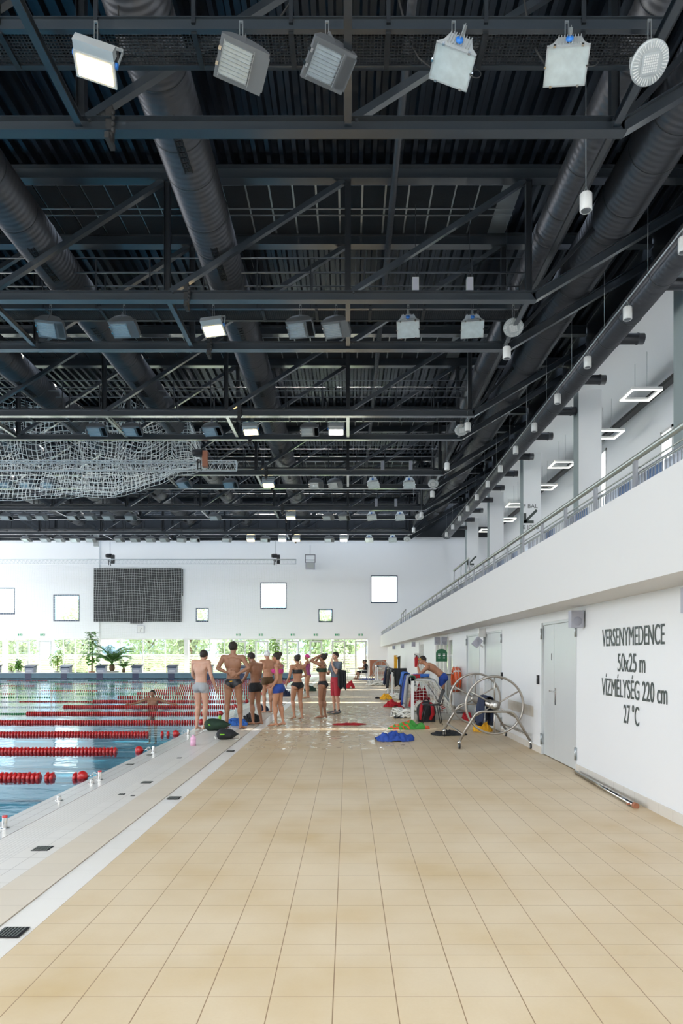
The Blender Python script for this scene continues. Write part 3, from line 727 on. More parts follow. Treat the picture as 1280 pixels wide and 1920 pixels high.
def lamp_glass():
    t = thing('floodlight', '', 'floodlight')
    mb = MB(); mb.prism([(-.30, -.08), (.30, -.08), (.30, -.03), (.22, .06), (.17, .22), (-.17, .22), (-.22, .06), (-.30, -.03)], -.23, .23, 'Y')
    for k in range(9): mb.bb((-.16 + k * .04 - .006, -.25, -.0), (-.16 + k * .04 + .006, .25, .24))
    mb.build('housing', 'palehouse', t)
    MB().bb((-.29, -.235, -.10), (.29, .235, -.08)).build('glass', 'lampglass', t)
    mb = MB()
    for a, b in (((-.31, -.255, -.105), (.31, -.235, -.07)), ((-.31, .235, -.105), (.31, .255, -.07)), ((-.31, -.25, -.105), (-.29, .25, -.07)), ((.29, -.25, -.105), (.31, .25, -.07))): mb.bb(a, b)
    mb.build('front_frame', 'palehouse', t)
    for x, y in ((-.2, .25), (.2, .25), (-.2, -.25), (.2, -.25), (-.31, 0), (.31, 0)): MB().box((x, y, -.09), (.035, .03, .045)).build('clip', 'chrome', t)
    mb = MB(); mb.lathe((0, -.265, .08), [(.001, -.02), (.055, -.015), (.055, .02)], 18, axis='Y'); mb.lathe((0, .265, .08), [(.001, .02), (.055, .015), (.055, -.02)], 18, axis='Y'); mb.build('pivot_knob', 'bluecap', t)
    mb = MB(); mb.bar((0, -.3, .08), (0, -.26, .42), .055, .008, up=(1, 0, 0)); mb.bar((0, .3, .08), (0, .26, .42), .055, .008, up=(1, 0, 0)); mb.bar((0, -.26, .42), (0, .26, .42), .055, .008); mb.build('bracket', 'palehouse', t)
    mb = MB(); mb.torus((.36, 0, -.05), .09, .007, 'Y', 20, 5); mb.build('cable_loop', 'rubber', t)
    return t
def lamp_round():
    t = thing('floodlight', '', 'floodlight')
    MB().lathe((0, 0, 0), [(.001, .12), (.12, .12), (.16, .06), (.26, .04), (.27, .02), (.27, -.02), (.255, -.03), (.17, -.03), (.001, -.025)], 36).build('housing', 'palehouse', t)
    mb = MB()
    for k in range(36):
        a = 2 * PI * k / 36; mb.box((.215 * math.cos(a), .215 * math.sin(a), -.035), (.075, .008, .02), 0, Matrix.Rotation(a, 3, 'Z'))
    mb.build('cooling_fins', 'white', t)
    MB().bb((-.13, -.13, -.045), (.13, .13, -.025)).build('lens_plate', 'palehouse', t)
    mb = MB(); 
    for i in range(7):
        for j in range(7): mb.box((-.09 + i * .03, -.09 + j * .03, -.048), (.02, .02, .01))
    mb.build('lens_array', 'white', t)
    mb = MB(); mb.bar((-.28, 0, 0), (-.16, 0, .34), .008, .055, up=(0, 1, 0)); mb.bar((.28, 0, 0), (.16, 0, .34), .008, .055, up=(0, 1, 0)); mb.bar((-.16, 0, .34), (.16, 0, .34), .055, .008); mb.build('bracket', 'palehouse', t)
    return t
def lamp_lit(glow):
    t = thing('floodlight', '', 'floodlight')
    MB().bb((-.31, -.24, -.07), (.31, .12, -.03)).bb((-.30, .12, -.05), (.30, .26, .10)).build('housing', 'palehouse', t)
    MB().bb((-.26, -.20, -.082), (.26, .08, -.07)).build('light_panel', glow, t)
    mb = MB()
    for k in range(14): mb.bb((-.28 + k * .04, -.2, -.03), (-.272 + k * .04, .12, .03))
    mb.build('cooling_fins', 'palehouse', t)
    mb = MB(); mb.lathe((-.315, .05, 0), [(.001, -.02), (.045, -.02), (.045, .01)], 14, axis='X'); mb.lathe((.315, .05, 0), [(.001, .02), (.045, .02), (.045, -.01)], 14, axis='X'); mb.build('pivot_knob', 'bluecap', t)
    mb = MB(); mb.bar((-.33, .05, 0), (-.33, .1, .3), .008, .05, up=(0, 1, 0)); mb.bar((.33, .05, 0), (.33, .1, .3), .008, .05, up=(0, 1, 0)); mb.bar((-.33, .1, .3), (.33, .1, .3), .05, .008); mb.build('bracket', 'palehouse', t)
    return t
protos = {}
MK = dict(g=lamp_grid, w=lamp_glass, r=lamp_round, y=lambda: lamp_lit('lampglow'), p=lambda: lamp_lit('lampglow_white'))
DESC = dict(g='dark grey floodlight with wire guard', w='pale square floodlight with blue knobs', r='round pale floodlight with cooling fins', y='glowing warm yellow floodlight', p='glowing white floodlight')
rows = [
    (0, 118, [(180, 'y', 15, -14, 28), (452, 'g', 14, 22, 35), (613, 'g', 16, 20, 20), (850, 'w', 18, 14, -28), (1062, 'w', 22, -18, 14), (1217, 'r', 28, 20, -10)]),
    (1, 614, [(95, 'g', 14, 14, 20), (233, 'g', 6, -4, 0), (400, 'y', 14, -16, 24), (563, 'g', 14, -12, -10), (630, 'g', 12, -22, 175), (765, 'w', 10, -10, 35), (885, 'w', 10, -10, 20), (962, 'r', 16, -22, 0)]),
    (2, 806, [(182, 'g', 6, 5, 0), (248, 'g', 6, 0, 0), (398, 'g', 6, -14, 0), (470, 'y', 8, -10, 10), (580, 'g', 8, 0, 0), (630, 'p', 8, 0, 0), (865, 'r', 16, -15, 0)]),
    (3, 907, [(12, 'g', 6, 10, 0), (50, 'g', 6, 5, 0), (92, 'g', 6, 0, 0), (345, 'g', 4, -28, 0), (432, 'g', 6, -8, 0), (503, 'y', 8, -6, 10), (592, 'g', 8, -5, 0), (628, 'g', 8, -22, 0), (700, 'w', 10, -20, 20), (767, 'w', 10, -12, 12), (812, 'r', 14, -16, 0)]),
    (4, 969, [(12, 'g', 6, 15, 0), (47, 'g', 6, 12, 0), (78, 'g', 6, 10, 0), (137, 'g', 6, -5, 0), (170, 'g', 6, -5, 0), (203, 'g', 6, 0, 0), (245, 'g', 6, 14, 0), (403, 'g', 6, -6, 0), (545, 'y', 8, -6, 0), (615, 'g', 8, -10, 0), (645, 'g', 8, -16, 0), (697, 'w', 10, -14, 20), (750, 'w', 10, -14, 20), (786, 'r', 12, -12, 0)]),
    (5, 1011, [(50, 'g', 6, -22, 0), (85, 'g', 6, 5, 0), (112, 'g', 6, 0, 0), (140, 'g', 6, 12, 0), (170, 'g', 6, 12, 0), (224, 'g', 6, -14, 0), (253, 'g', 6, -6, 0), (282, 'g', 6, 0, 0), (308, 'g', 6, -6, 0), (340, 'g', 6, 24, 0), (365, 'g', 6, 12, 0), (425, 'g', 6, 26, 0), (470, 'y', 6, 0, 0), (497, 'g', 6, 12, 0), (529, 'p', 6, 0, 0), (555, 'y', 6, 0, 0), (617, 'g', 6, -6, 0), (644, 'p', 6, 0, 0), (692, 'w', 8, -10, 0), (736, 'w', 8, -10, 0), (763, 'r', 8, -10, 0)])]
NEAR = {180: (30, (-.2, -.35, -.9)), 452: (36, (.1, -.5, -.8)), 613: (44, (.3, -.35, -.85)), 850: (24, (-.3, -.28, -.9)), 1062: (-16, (-.2, -.42, -.88)), 1217: (-12, (.1, -.6, -.75))}
rodm = None
for ri, (k, py, items) in enumerate(rows):
    Y = TA[k] + (1.45 if k else 1.3)
    for j, (px, kind, rx, ry, rz) in enumerate(items):
        p = P(px, py, 9.9 if (ri == 0 and kind == 'r') else Y)
        lab = '%s, %s from the left in the %s lighting row' % (DESC[kind], ORD[j] if j < 20 else 'last', row[ri])
        if ri == 0: ang, n = NEAR[px]
        else: ang, n = ry * 1.2, (.25 * math.sin(R(ry)), -.42 - .1 * (rx > 12) - (.12 if kind in 'wr' else 0), -.9)
        sg = -1 if kind in 'yp' else 1
        n = V(n).normalized(); z_ = -n; x_ = V((math.cos(R(ang)), 0, -math.sin(R(ang)))) * sg; x_ = (x_ - z_ * x_.dot(z_)).normalized(); y_ = z_.cross(x_)
        mt = Matrix((x_, y_, z_)).transposed(); rot = mt.to_euler()
        if kind not in protos:
            o = MK[kind](); protos[kind] = o; o.location = p; o.rotation_euler = rot; o['label'] = lab
        else:
            o = dup(protos[kind], p, rot, lab)
            for ch in list(o.children):
                if ch.name.startswith('hanging_rod'): bpy.data.objects.remove(ch)
        o['group'] = 'floodlights of the %s lighting row' % row[ri]
        if rodm is None:
            rr_ = MB().bb((-.03, -.012, .12), (-.018, .012, .62)).bb((.018, -.012, .12), (.03, .012, .62)).bb((-.03, -.012, .60), (.03, .012, .63)).build('hanging_rod', 'galv', o); rodm = rr_.data
        else: rr_ = bpy.data.objects.new('hanging_rod', rodm); C.objects.link(rr_); rr_.parent = o
        rr_.rotation_mode = 'QUATERNION'; rr_.rotation_quaternion = mt.to_quaternion().inverted()
mb = None
# hoop cables from the roof to the nearest lamps
for nm, pts in (('right of the nearest glowing floodlight', [(222, -30), (222, 60), (221, 118)]), ('looping to the first large pale floodlight', [(740, -30), (765, 70), (785, 110), (812, 130)]), ('looping to the second large pale floodlight', [(978, -30), (990, 50), (1005, 95), (1022, 122)]), ('above the second floodlight of the nearest row', [(560, -20), (520, 40), (482, 72)])):
    ps = [P(a, b, 10.75) for a, b in pts]; q = []
    for i in range(len(ps) - 1):
        for s_ in range(4): q.append(ps[i].lerp(ps[i + 1], s_ / 4))
    q.append(ps[-1]); tag(MB().tube(q, .014, 6).build('power_cable', 'rubber'), 'black power cable hanging from the catwalk, ' + nm, 'cable')

# ------------------------------------------------------------------ GALLERY: columns, ring lamps, railing, lettering
cy = [18.35, 26.73, 35.15, 43.55, 51.95]
for i, y in enumerate(cy):
    t = thing('gallery_column', 'white gallery column with grey pool-side face, %s from the camera' % ORD[i], 'column', (0, y, 0), 0, 'white gallery columns')
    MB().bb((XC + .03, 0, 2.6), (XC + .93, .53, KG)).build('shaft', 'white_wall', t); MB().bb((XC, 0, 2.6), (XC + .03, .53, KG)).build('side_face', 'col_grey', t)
def arrow_sign(y0, x0, sc, zc, top, bot, lab):
    t = thing('direction_lettering', lab, 'sign', (0, y0 - .004, 0)); t.location = (x0, y0 - .006, zc)
    mb = MB(); mb.bar((-.26 * sc, 0, -.26 * sc), (.32 * sc, 0, .32 * sc), .008, .13 * sc, up=(1, 0, -1)); mb.bb((-.36 * sc, -.004, -.36 * sc), (-.22 * sc, .004, .16 * sc)); mb.bb((-.36 * sc, -.004, -.36 * sc), (.16 * sc, .004, -.22 * sc)); mb.build('arrow', 'text', t)
    if top: text_mesh(top, .30 * sc, 'lettering', 'text', (0, 0, .42 * sc), (R(90), 0, 0), t, .72 * sc)
    if bot: text_mesh(bot, .30 * sc, 'lettering', 'text', (.03, 0, -.66 * sc), (R(90), 0, 0), t, .8 * sc)
arrow_sign(cy[2], 9.40, 1.0, EYE + (1228 - 968) / 1280 * 35.15, 'F BAL', 'E JOBB', 'dark arrow with letters above and below on the third gallery column')
arrow_sign(cy[4], 9.43, 1.0, EYE + (1228 - 1051) / 1280 * 51.95, None, 'F JOBB', 'dark arrow with letters below on the farthest gallery column')
t0 = None
for i, (x, y) in enumerate(((10.25, 23.9), (10.7, 28.2), (10.25, 32.7), (10.7, 37.1), (10.2, 41.5), (10.7, 46), (10.2, 50.0))):
    lb_ = 'square ring pendant lamp with a glowing rim under the gallery ceiling, %s from the camera' % ORD[i]
    if t0 is None:
        t0 = thing('ring_pendant_lamp', lb_, 'lamp', (x, y, EYE + 9.1), 0, 'square ring lamps over the gallery')
        for nm, m_, z0, z1, w in (('frame', 'white', .0, .09, .075), ('glowing_rim', 'ringglow', -.02, 0, .085)):
            mb = MB(); a = .53; mb.bb((-a, -a, z0), (a, -a + w, z1)); mb.bb((-a, a - w, z0), (a, a, z1)); mb.bb((-a, -a, z0), (-a + w, a, z1)); mb.bb((a - w, -a, z0), (a, a, z1)); mb.build(nm, m_, t0)
        for yy in (-.49, .49): MB().tube([(0, yy, .05), (0, yy, 1.3)], .008, 4).build('hanging_wire', 'galv', t0)
    else: dup(t0, (x, y, EYE + 9.1), None, lb_)
t = thing('gallery_railing', 'long steel handrail with flat posts on top of the white gallery front', 'railing', (2.71, 0, 3.18))
MB().tube([(0, YB, .31), (0, YF - .05, .31)], .028, 12).build('handrail', 'rail', t)
MB().tube([(.03, YB, .22), (.03, YF - .1, .22)], .008, 6).tube([(.03, YB, .165), (.03, YF - .1, .165)], .008, 6).build('thin_rail', 'rail', t)
y = 5.41; k = 0
while y < YF:
    MB().bb((-.012, y - .035, 0), (.012, y + .035, .30)).build('post', 'flat_rail', t); y += 1.031
# bars and blue panels of the barrier behind the handrail
t = thing('gallery_barrier', 'row of thin upright bars with blue and pale panels behind the gallery handrail', 'railing', (2.805, 0, 3.18))
mb = MB(); y = 5.0
while y < 30:
    if not (10.55 < y < 10.9): mb.bb((-.02, y, -.57), (-.012, y + .012, .21))
    y += .07
mb.tube([(-.016, 5, .21), (-.016, 30, .21)], .006, 5); mb.build('bars', 'flat_rail', t)
rd = random.Random(7); y = 5.2; col = 1
while y < 45:
    w = rd.choice((.35, .45, .6)); MB().bb((0, y, -.57), (.012, y + w - .04, .185)).build('panel', 'blue_panel' if col else 'pale_panel', t); y += w; col ^= 1
    if rd.random() < .2: y += .5
t = thing('stair_railing', 'raised section of steel handrail beyond the gallery rail, nearer one', 'railing', (0, 0, 0))
for (z0, nm, y0, y1) in ((3.9, 0, 17.2, 19.6), ):
    pass
pa, pb = P(851, 1070, 18.6), P(879, 1047, 16.3)
MB().tube([pa, pb], .028, 8).build('handrail', 'rail', t)
for q in (0, .5, 1): 
    b = pa.lerp(pb, q); MB().bb((b.x - .012, b.y - .03, 2.6), (b.x + .012, b.y + .03, b.z)).build('post', 'flat_rail', t)
t = thing('stair_railing', 'raised section of steel handrail beyond the gallery rail, far one', 'railing', (0, 0, 0))
pa, pb = P(752.5, 1152, 36), P(760.5, 1143, 33)
MB().tube([pa, pb], .028, 8).build('handrail', 'rail', t)
for q in (0, .5, 1): 
    b = pa.lerp(pb, q); MB().bb((b.x - .012, b.y - .03, 2.6), (b.x + .012, b.y + .03, b.z)).build('post', 'flat_rail', t)
# wall lettering
t = thing('wall_lettering', 'dark pool lettering in four lines on the right white wall', 'lettering', (XW - .003, 7.74, 0))
for s_, z, w, h, yc, nm in (('VERSENYMEDENCE', 1.743, 1.69, .215, 7.742, 0), ('50x25 m', 1.442, .745, .215, 7.72, 0), ('VÍZMÉLYSÉG 220 cm', 1.137, 1.76, .215, 7.72, 0), ('27 °C', .85, .42, .215, 7.71, 0)):
    text_mesh(s_, h / .70, 'lettering', 'text', (0, yc - 7.74, z), (R(90), 0, R(-90)), t, w, .0006, .005)
# ------------------------------------------------------------------ FAR WALL THINGS
t = thing('scoreboard', 'big black scoreboard on the far wall behind the safety net', 'scoreboard', (0, YF, 0))
MB().bb((wx(177), -.16, wz(1166)), (wx(340), 0, wz(1066))).build('panel', 'board', t)
mb = MB(); z = wz(1163)
while z < wz(1068): mb.bb((wx(179), -.17, z), (wx(338), -.16, z + .05)); z += .12
mb.build('display_rows', 'rubber', t)
MB().bb((wx(245), -.12, wz(1169)), (wx(268), -.02, wz(1166))).build('mounting_box', 'board', t)
MB().tube([(wx(343), -.1, wz(1068)), (wx(343), -.1, wz(1118))], .03, 6).build('cable', 'board', t)
t = thing('wall_clock', 'square pale wall clock below the scoreboard', 'clock', (wx(264), YF, wz(1180)))
MB().bb((-.30, -.08, -.32), (.30, 0, .32)).build('case', 'seatgrey', t); MB().bb((-.26, -.09, -.28), (.26, -.08, .28)).build('face', 'white', t)
MB().bar((0, -.095, 0), (.12, -.095, .1), .03, .01).bar((0, -.095, 0), (-.02, -.095, -.2), .02, .01).build('hands', 'black', t)
first = None
for i, px in enumerate((38, 80, 447, 489, 549, 592, 632, 676)):
    lb_ = 'green and white exit sign above the far glass doors, %s from the left' % ORD[i]; loc = (wx(px), YF - .02, wz(1190.5))
    if first is None:
        first = thing('exit_sign', lb_, 'sign', loc, 0, 'exit signs above the far doors')
        MB().bb((-.19, -.03, -.09), (.19, 0, .10)).build('board', 'white', first)
        mb = MB(); mb.bb((-.18, -.034, -.08), (-.06, -.03, .09)); mb.bb((.0, -.034, -.08), (.18, -.03, .09)); mb.build('green_fields', 'exitgreen', first)
        mb = MB(); mb.bar((.04, -.037, -.06), (.09, -.037, .01), .004, .02); mb.bar((.09, -.037, .01), (.13, -.037, -.06), .004, .02); mb.ell((.1, -.037, .05), (.02, .004, .02)); mb.bar((.05, -.037, .02), (.14, -.037, .0), .004, .015); mb.build('running_figure', 'white', first)
    else: dup(first, loc, None, lb_)
t = thing('wall_speaker', 'pale box speaker on a bracket high on the far wall', 'speaker', P(581, 1052, 54.6))
MB().bb((-.36, 0, -.62), (.36, .5, -.05)).build('cabinet', 'seatgrey', t); MB().bb((-.3, -.01, -.56), (.3, 0, -.12)).build('grille', 'palehouse', t)
mb = MB(); mb.bb((-.42, .2, -.1), (-.36, .26, .55)); mb.bb((.36, .2, -.1), (.42, .26, .55)); mb.bb((-.42, .2, .5), (.42, .26, .56)); mb.bb((-.42, .2, .1), (.42, .26, .14)); mb.tube([(0, .23, .55), (0, .23, 1.3)], .015, 5); mb.build('bracket', 'greyhouse', t)
o = MB().bb((wx(193) - .18, 53.9, wz(1030)), (wx(193) + .18, 54.2, wz(1008))).build('winch_box', 'palehouse'); tag(o, 'small pale winch box under the last roof truss left of the scoreboard', 'box')
# lattice trusses carrying the nets
def lattice(y, x0, x1, z, s, label):
    t = thing('net_truss', label, 'lattice truss', (0, y, z), 0, 'lattice trusses carrying the safety nets')
    mb = MB(); A = [(0, -s / 2, s / 2), (0, s / 2, s / 2), (0, 0, -s / 2)]
    for a in A: mb.tube([(x0, a[1], a[2]), (x1, a[1], a[2])], s * .07, 6)
    mb.build('chord_tubes', 'truss_alu', t)
    mb = MB(); n = int((x1 - x0) / (s * .9)); 
    for i in range(n):
        xa = x0 + (x1 - x0) * i / n; xb = x0 + (x1 - x0) * (i + .5) / n; xc = x0 + (x1 - x0) * (i + 1) / n
        for a, b in ((0, 1), (1, 2), (2, 0)):
            mb.tube([(xa, A[a][1], A[a][2]), (xb, A[b][1], A[b][2]), (xc, A[a][1], A[a][2])], s * .035, 4, caps=False)
    mb.build('lacing', 'truss_alu', t)
    mb = MB()
    for a, b in ((0, 1), (1, 2), (2, 0)): mb.bar((x1, A[a][1], A[a][2]), (x1, A[b][1], A[b][2]), s * .1, s * .1)
    mb.build('end_frame', 'truss_alu', t); return t
lattice(30.5, -30, -4.97, EYE + 8.43, .40, 'long silvery lattice truss with bunched white net in mid hall')
lattice(52, -30, -3.95, EYE + 7.1, .34, 'long silvery lattice truss in front of the far wall above the scoreboard')
def hoist(loc, up, label, s=1.0, board=False):
    t = thing('chain_hoist', label, 'chain hoist', loc, 0, 'black chain hoists'); t.scale = (s,) * 3
    mb = MB(); mb.lathe((-.1, 0, .35), [(.001, -.22), (.13, -.22), (.15, -.1), (.15, .2), (.001, .22)], 14, axis='X'); mb.bb((-.2, -.12, .2), (.12, .12, .42)); mb.build('motor', 'black', t)
    MB().bb((.1, -.12, -.25), (.32, .12, .42)).build('chain_bag', 'brownpanel' if board else 'black', t)
    mb = MB(); mb.torus((-.08, 0, .0), .07, .02, 'Y', 14, 6); mb.bar((-.1, 0, .05), (-.12, 0, -.35), .05, .05); mb.bar((.0, 0, .05), (.04, 0, -.4), .04, .05); mb.build('hook', 'rubber', t)
    mb = MB(); z = .5; i = 0
    while z < up: mb.torus((0, 0, z), .028, .009, 'Y' if i % 2 else 'X', 8, 4); z += .045 * 1; i += 1
    mb.build('chain', 'galv', t); return t
hoist((-6.55, 30.3, EYE + 8.6), 1.4 / 1.0, 'black chain hoist with brown bag holding the bunched net truss', 1.05, True)
hoist((-18.1, 52, EYE + 7.2), 1.5, 'black chain hoist above the scoreboard on the far lattice truss', 1.0)
hoist((-5.5, 52, EYE + 7.2), 1.5, 'black chain hoist near the right end of the far lattice truss', 1.0)
# nets
def net_grid(mb, fn, nu, nv, r, sub=1):
    for i in range(nu + 1): mb.tube([fn(i / nu, j / (nv * sub)) for j in range(nv * sub + 1)], r, 3, caps=False, smooth=False)
    for j in range(nv + 1): mb.tube([fn(i / (nu * sub), j / nv) for i in range(nu * sub + 1)], r, 3, caps=False, smooth=False)
mb = MB()
net_grid(mb, lambda u, v: V((-27 + 23.05 * u + .06 * math.sin(40 * u) * v + .05 * math.sin(v * 9 + u * 20), 52 + .1 * math.sin(u * 50) * v, EYE + 6.9 - 6.9 * v + .05 * math.sin(u * 31))), 124, 37, .006)
tag(mb.build('safety_net', 'net'), 'fine white safety net hanging before the far wall and scoreboard', 'net')
s30 = 30.5 / 1280
tops = [(-60, 735), (0, 744), (15, 736), (50, 742), (80, 735), (105, 727), (135, 748), (165, 768), (205, 772), (214, 735), (222, 722), (240, 742), (262, 750), (285, 744), (300, 730), (309, 722), (316, 768), (345, 772), (356, 800), (366, 856)]
bots = [(-60, 925), (0, 926), (60, 921), (140, 919), (200, 920), (250, 906), (290, 890), (312, 880), (345, 872), (366, 866)]
def interp(tb, x):
    for (a, b), (c, d) in zip(tb, tb[1:]):
        if a <= x <= c: return b + (d - b) * (x - a) / (c - a)
    return tb[-1][1] if x > tb[-1][0] else tb[0][1]
def bun(off, seed, wob):
    def fn(u, v):
        px = -60 + 426 * u
        px2 = px + wob * 12 * noise.noise(V((u * 7 + seed, v * 2.2, seed))) * math.sin(PI * v)
        a, b = interp(tops, px), interp(bots, px)
        py = a + (b - a) * v + 9 * wob * noise.noise(V((u * 6, v * 3, seed + 5))) * math.sin(PI * v) 
        return V(((px2 - 652) * s30, 31.35 + off + .4 * noise.noise(V((u * 14, v * 2, seed))) + .3 * math.sin(v * PI), EYE + (1228 - py) * s30))
    return fn
mb = MB(); net_grid(mb, bun(0, 1, 1.0), 52, 19, .014, 2); net_grid(mb, bun(.5, 9, 2.6), 46, 16, .012, 2)
mb2 = bun(.3, 4, 2)
def lobe(u, v):
    px = 100 + 262 * u; q = interp(bots, px); py = 872 + (q - 872) * math.sin(PI * .5 * v) + 4 * noise.noise(V((u * 9, v * 3, 2)))
    return V(((px - 652 + 14 * v) * s30, 31.0 - .1 * v, EYE + (1228 - py) * s30))
net_grid(mb, lobe, 30, 5, .012, 2)
tag(mb.build('bunched_net', 'net'), 'bunched up white safety net draped over the mid hall lattice truss', 'net')

# ------------------------------------------------------------------ STARTING BLOCKS
t0 = None
for k in range(10):
    x = -27.45 + 2.51 * k
    lb_ = 'starting block on the far pool edge, %s from the right' % ORD[9 - k]
    if t0 is None:
        t0 = thing('starting_block', lb_, 'starting block', (x, PY1 + .2, .39), 0, 'starting blocks on the far pool edge')
        mb = MB(); mb.prism([(-.05, 0), (.45, 0), (.52, .45), (-.1, .33)], -.30, .30, 'X'); mb.v = [(v[0], v[1], v[2]) for v in mb.v]
        mb.build('base', 'seatgrey', t0)
        mb = MB(); mb.box((0, .2, .46), (.74, .74, .06), 0, Matrix.Rotation(R(11), 3, 'X')); mb.build('platform', 'bluetile', t0)
        MB().tube([(-.32, -.12, .1), (-.32, -.12, .3), (-.22, -.14, .33)], .015, 6).tube([(.32, -.12, .1), (.32, -.12, .3)], .015, 6).build('hand_grip', 'galv', t0)
        MB().bb((-.2, -.09, .08), (.2, -.07, .16)).build('number_plate', 'white', t0)
    else: dup(t0, (x, PY1 + .2, .39), None, lb_)
# ------------------------------------------------------------------ PLANTS by the far glazing
def leaf(mb, p, d, L, w, mi=0):
    d = V(d).normalized(); s = d.cross(V((0, 0, 1))); s = s.normalized() if s.length > .01 else V((1, 0, 0)); up = s.cross(d)
    p = V(p); mb._add([p, p + d * L * .45 + s * w, p + d * L - up * L * .15, p + d * L * .45 - s * w], [(0, 1, 2), (0, 2, 3)], mi)
def bushy(name, label, px, pybase, Y, h, w, potm, seed, lm='leaf', n=420, sz=.13, stem=True):
    b = P(px, pybase, Y); t = thing(name, label, 'plant', (b.x, Y, 0))
    rd = random.Random(seed); ph = .38
    MB().lathe((0, 0, 0), [(.001, 0), (.17, 0), (.23, ph), (.20, ph), (.19, ph - .05), (.001, ph - .05)], 20).build('pot', potm, t)
    mb = MB(); mb.tube([(0, 0, ph - .06), (.03, 0, h * .5), (0, 0, h * .8)], [.03, .022, .01], 6)
    for k in range(8): a = rd.uniform(0, 6.28); mb.tube([(0, 0, h * rd.uniform(.3, .6)), (w * .4 * math.cos(a), w * .4 * math.sin(a), h * rd.uniform(.55, .9))], [.015, .006], 5)
    mb.build('stem', 'bark', t)
    mb = MB()
    for k in range(n):
        q = V((rd.gauss(0, .4), rd.gauss(0, .4), rd.gauss(0, .45))); q = q if q.length < 1 else q.normalized() * .9
        p = V((q.x * w, q.y * w, h * .62 + q.z * h * .4)); leaf(mb, p, (rd.uniform(-1, 1), rd.uniform(-1, 1), rd.uniform(-.6, .7)), sz * rd.uniform(.7, 1.3), sz * .3)
    mb.build('foliage', lm, t); return t
bushy('potted_shrub', 'small leafy green shrub by the far glass doors at the left', 21, 1266, 53.5, 1.05, .42, 'potgrey', 1, 'leaflime', 200, .14)
bushy('potted_shrub', 'upright narrow green plant beside the small shrub at the left', 35, 1266, 53.3, 1.35, .3, 'potgrey', 2, 'leaf', 300, .2)
bushy('potted_ficus', 'round bushy ficus in a pale pot by the far glazing', 107, 1266, 52.8, 2.0, .75, 'potgrey', 3, 'leaflime', 620, .15)
def climber(label, px, pt, Y, seed, w=.5, lm='leaf', n=150):
    b = P(px, 1266, Y); top = P(px, pt, Y).z; t = thing('climbing_plant', label, 'plant', (b.x, Y, 0)); rd = random.Random(seed)
    MB().lathe((0, 0, 0), [(.001, 0), (.2, 0), (.25, .35), (.22, .35), (.001, .3)], 18).build('pot', 'terracotta', t)
    mb = MB(); mb.tube([(0, 0, .2), (.05, 0, top * .5), (-.03, 0, top * .95)], [.06, .05, .03], 8); mb.build('moss_pole', 'bark', t)
    mb = MB()
    for k in range(n):
        z = rd.uniform(.15, 1) ** .8; r = w * (1.35 - z) * rd.uniform(.2, 1) if z < .6 else w * .45 * rd.uniform(.2, 1); a = rd.uniform(0, 6.28)
        p = (r * math.cos(a), r * math.sin(a), .3 + z * (top - .4)); s_ = rd.uniform(.18, .34); leaf(mb, p, (math.cos(a), math.sin(a), rd.uniform(-.8, .3)), s_, s_ * .42)
    mb.build('foliage', lm, t); return t
climber('tall climbing plant with large leaves on a pole under the scoreboard', 172, 1181, 52.9, 5, .85, 'leaf', 330)
climber('climbing plant with lime leaves seen right of the near standing man', 468, 1207, 52.5, 6, .5, 'leaflime', 130)
climber('tall thin climbing plant behind the group of swimmers', 515, 1194, 52.8, 8, .8, 'leaflime', 160)
def palm(label, px, Y, h, fl, potm, nf, square, seed):
    b = P(px, 1266, Y); t = thing('potted_palm', label, 'plant', (b.x, Y, 0)); rd = random.Random(seed); ph = .42 if square else .3; s = fl / 1.4
    mb = MB()
    if square: mb.bb((-.38, -.38, 0), (.38, .38, ph)); [mb.bb((-.39, -.39, z), (.39, .39, z + .04)) for z in (.05, .32)]
    else: mb.lathe((0, 0, 0), [(.001, 0), (.17, 0), (.27, ph), (.24, ph), (.001, ph - .05)], 18)
    mb.build('pot', potm, t)
    MB().lathe((0, 0, 0), [(.001, ph - .05), (.08 * s + .03, ph), (.12 * s + .03, ph + .12 * s), (.10 * s + .02, ph + .28 * s), (.08, ph + h * .28), (.001, ph + h * .28)], 14).build('trunk', 'bark', t)
    mb = MB()
    for k in range(nf):
        a = 2 * PI * k / nf + rd.uniform(-.2, .2); el = rd.uniform(.75, 1.45); L = fl * rd.uniform(.85, 1.15)
        pts = []; p = V((0, 0, ph + h * .26)); e = el
        for i in range(9):
            pts.append(p.copy()); p = p + V((math.cos(a) * math.cos(e), math.sin(a) * math.cos(e), math.sin(e))) * L / 8; e -= .16 + .06 * i / 8
        mb.tube(pts, [.018, .016, .014, .012, .01, .009, .007, .005, .003], 4)
        for i in range(2, 9):
            for hh in (0, .33, .66):
                q = pts[i - 1].lerp(pts[i], hh); d = (pts[i] - pts[i - 1]).normalized(); sd = d.cross(V((0, 0, 1))).normalized()
                for sg in (-1, 1): leaf(mb, q, d * .7 + sd * sg * .8 + V((0, 0, -.1)), L * .27 * (1.15 - i / 12) * .8, .02 + .012 * s)
    mb.build('fronds', 'leafdark', t); return t
palm('large feathery palm in a square pale planter by the far glazing', 210, 52.2, 1.9, 2.25, 'potgrey', 30, True, 3)
palm('small palm in a terracotta pot right of the large palm', 232, 52.2, 1.2, 1.2, 'terracotta', 16, False, 4)

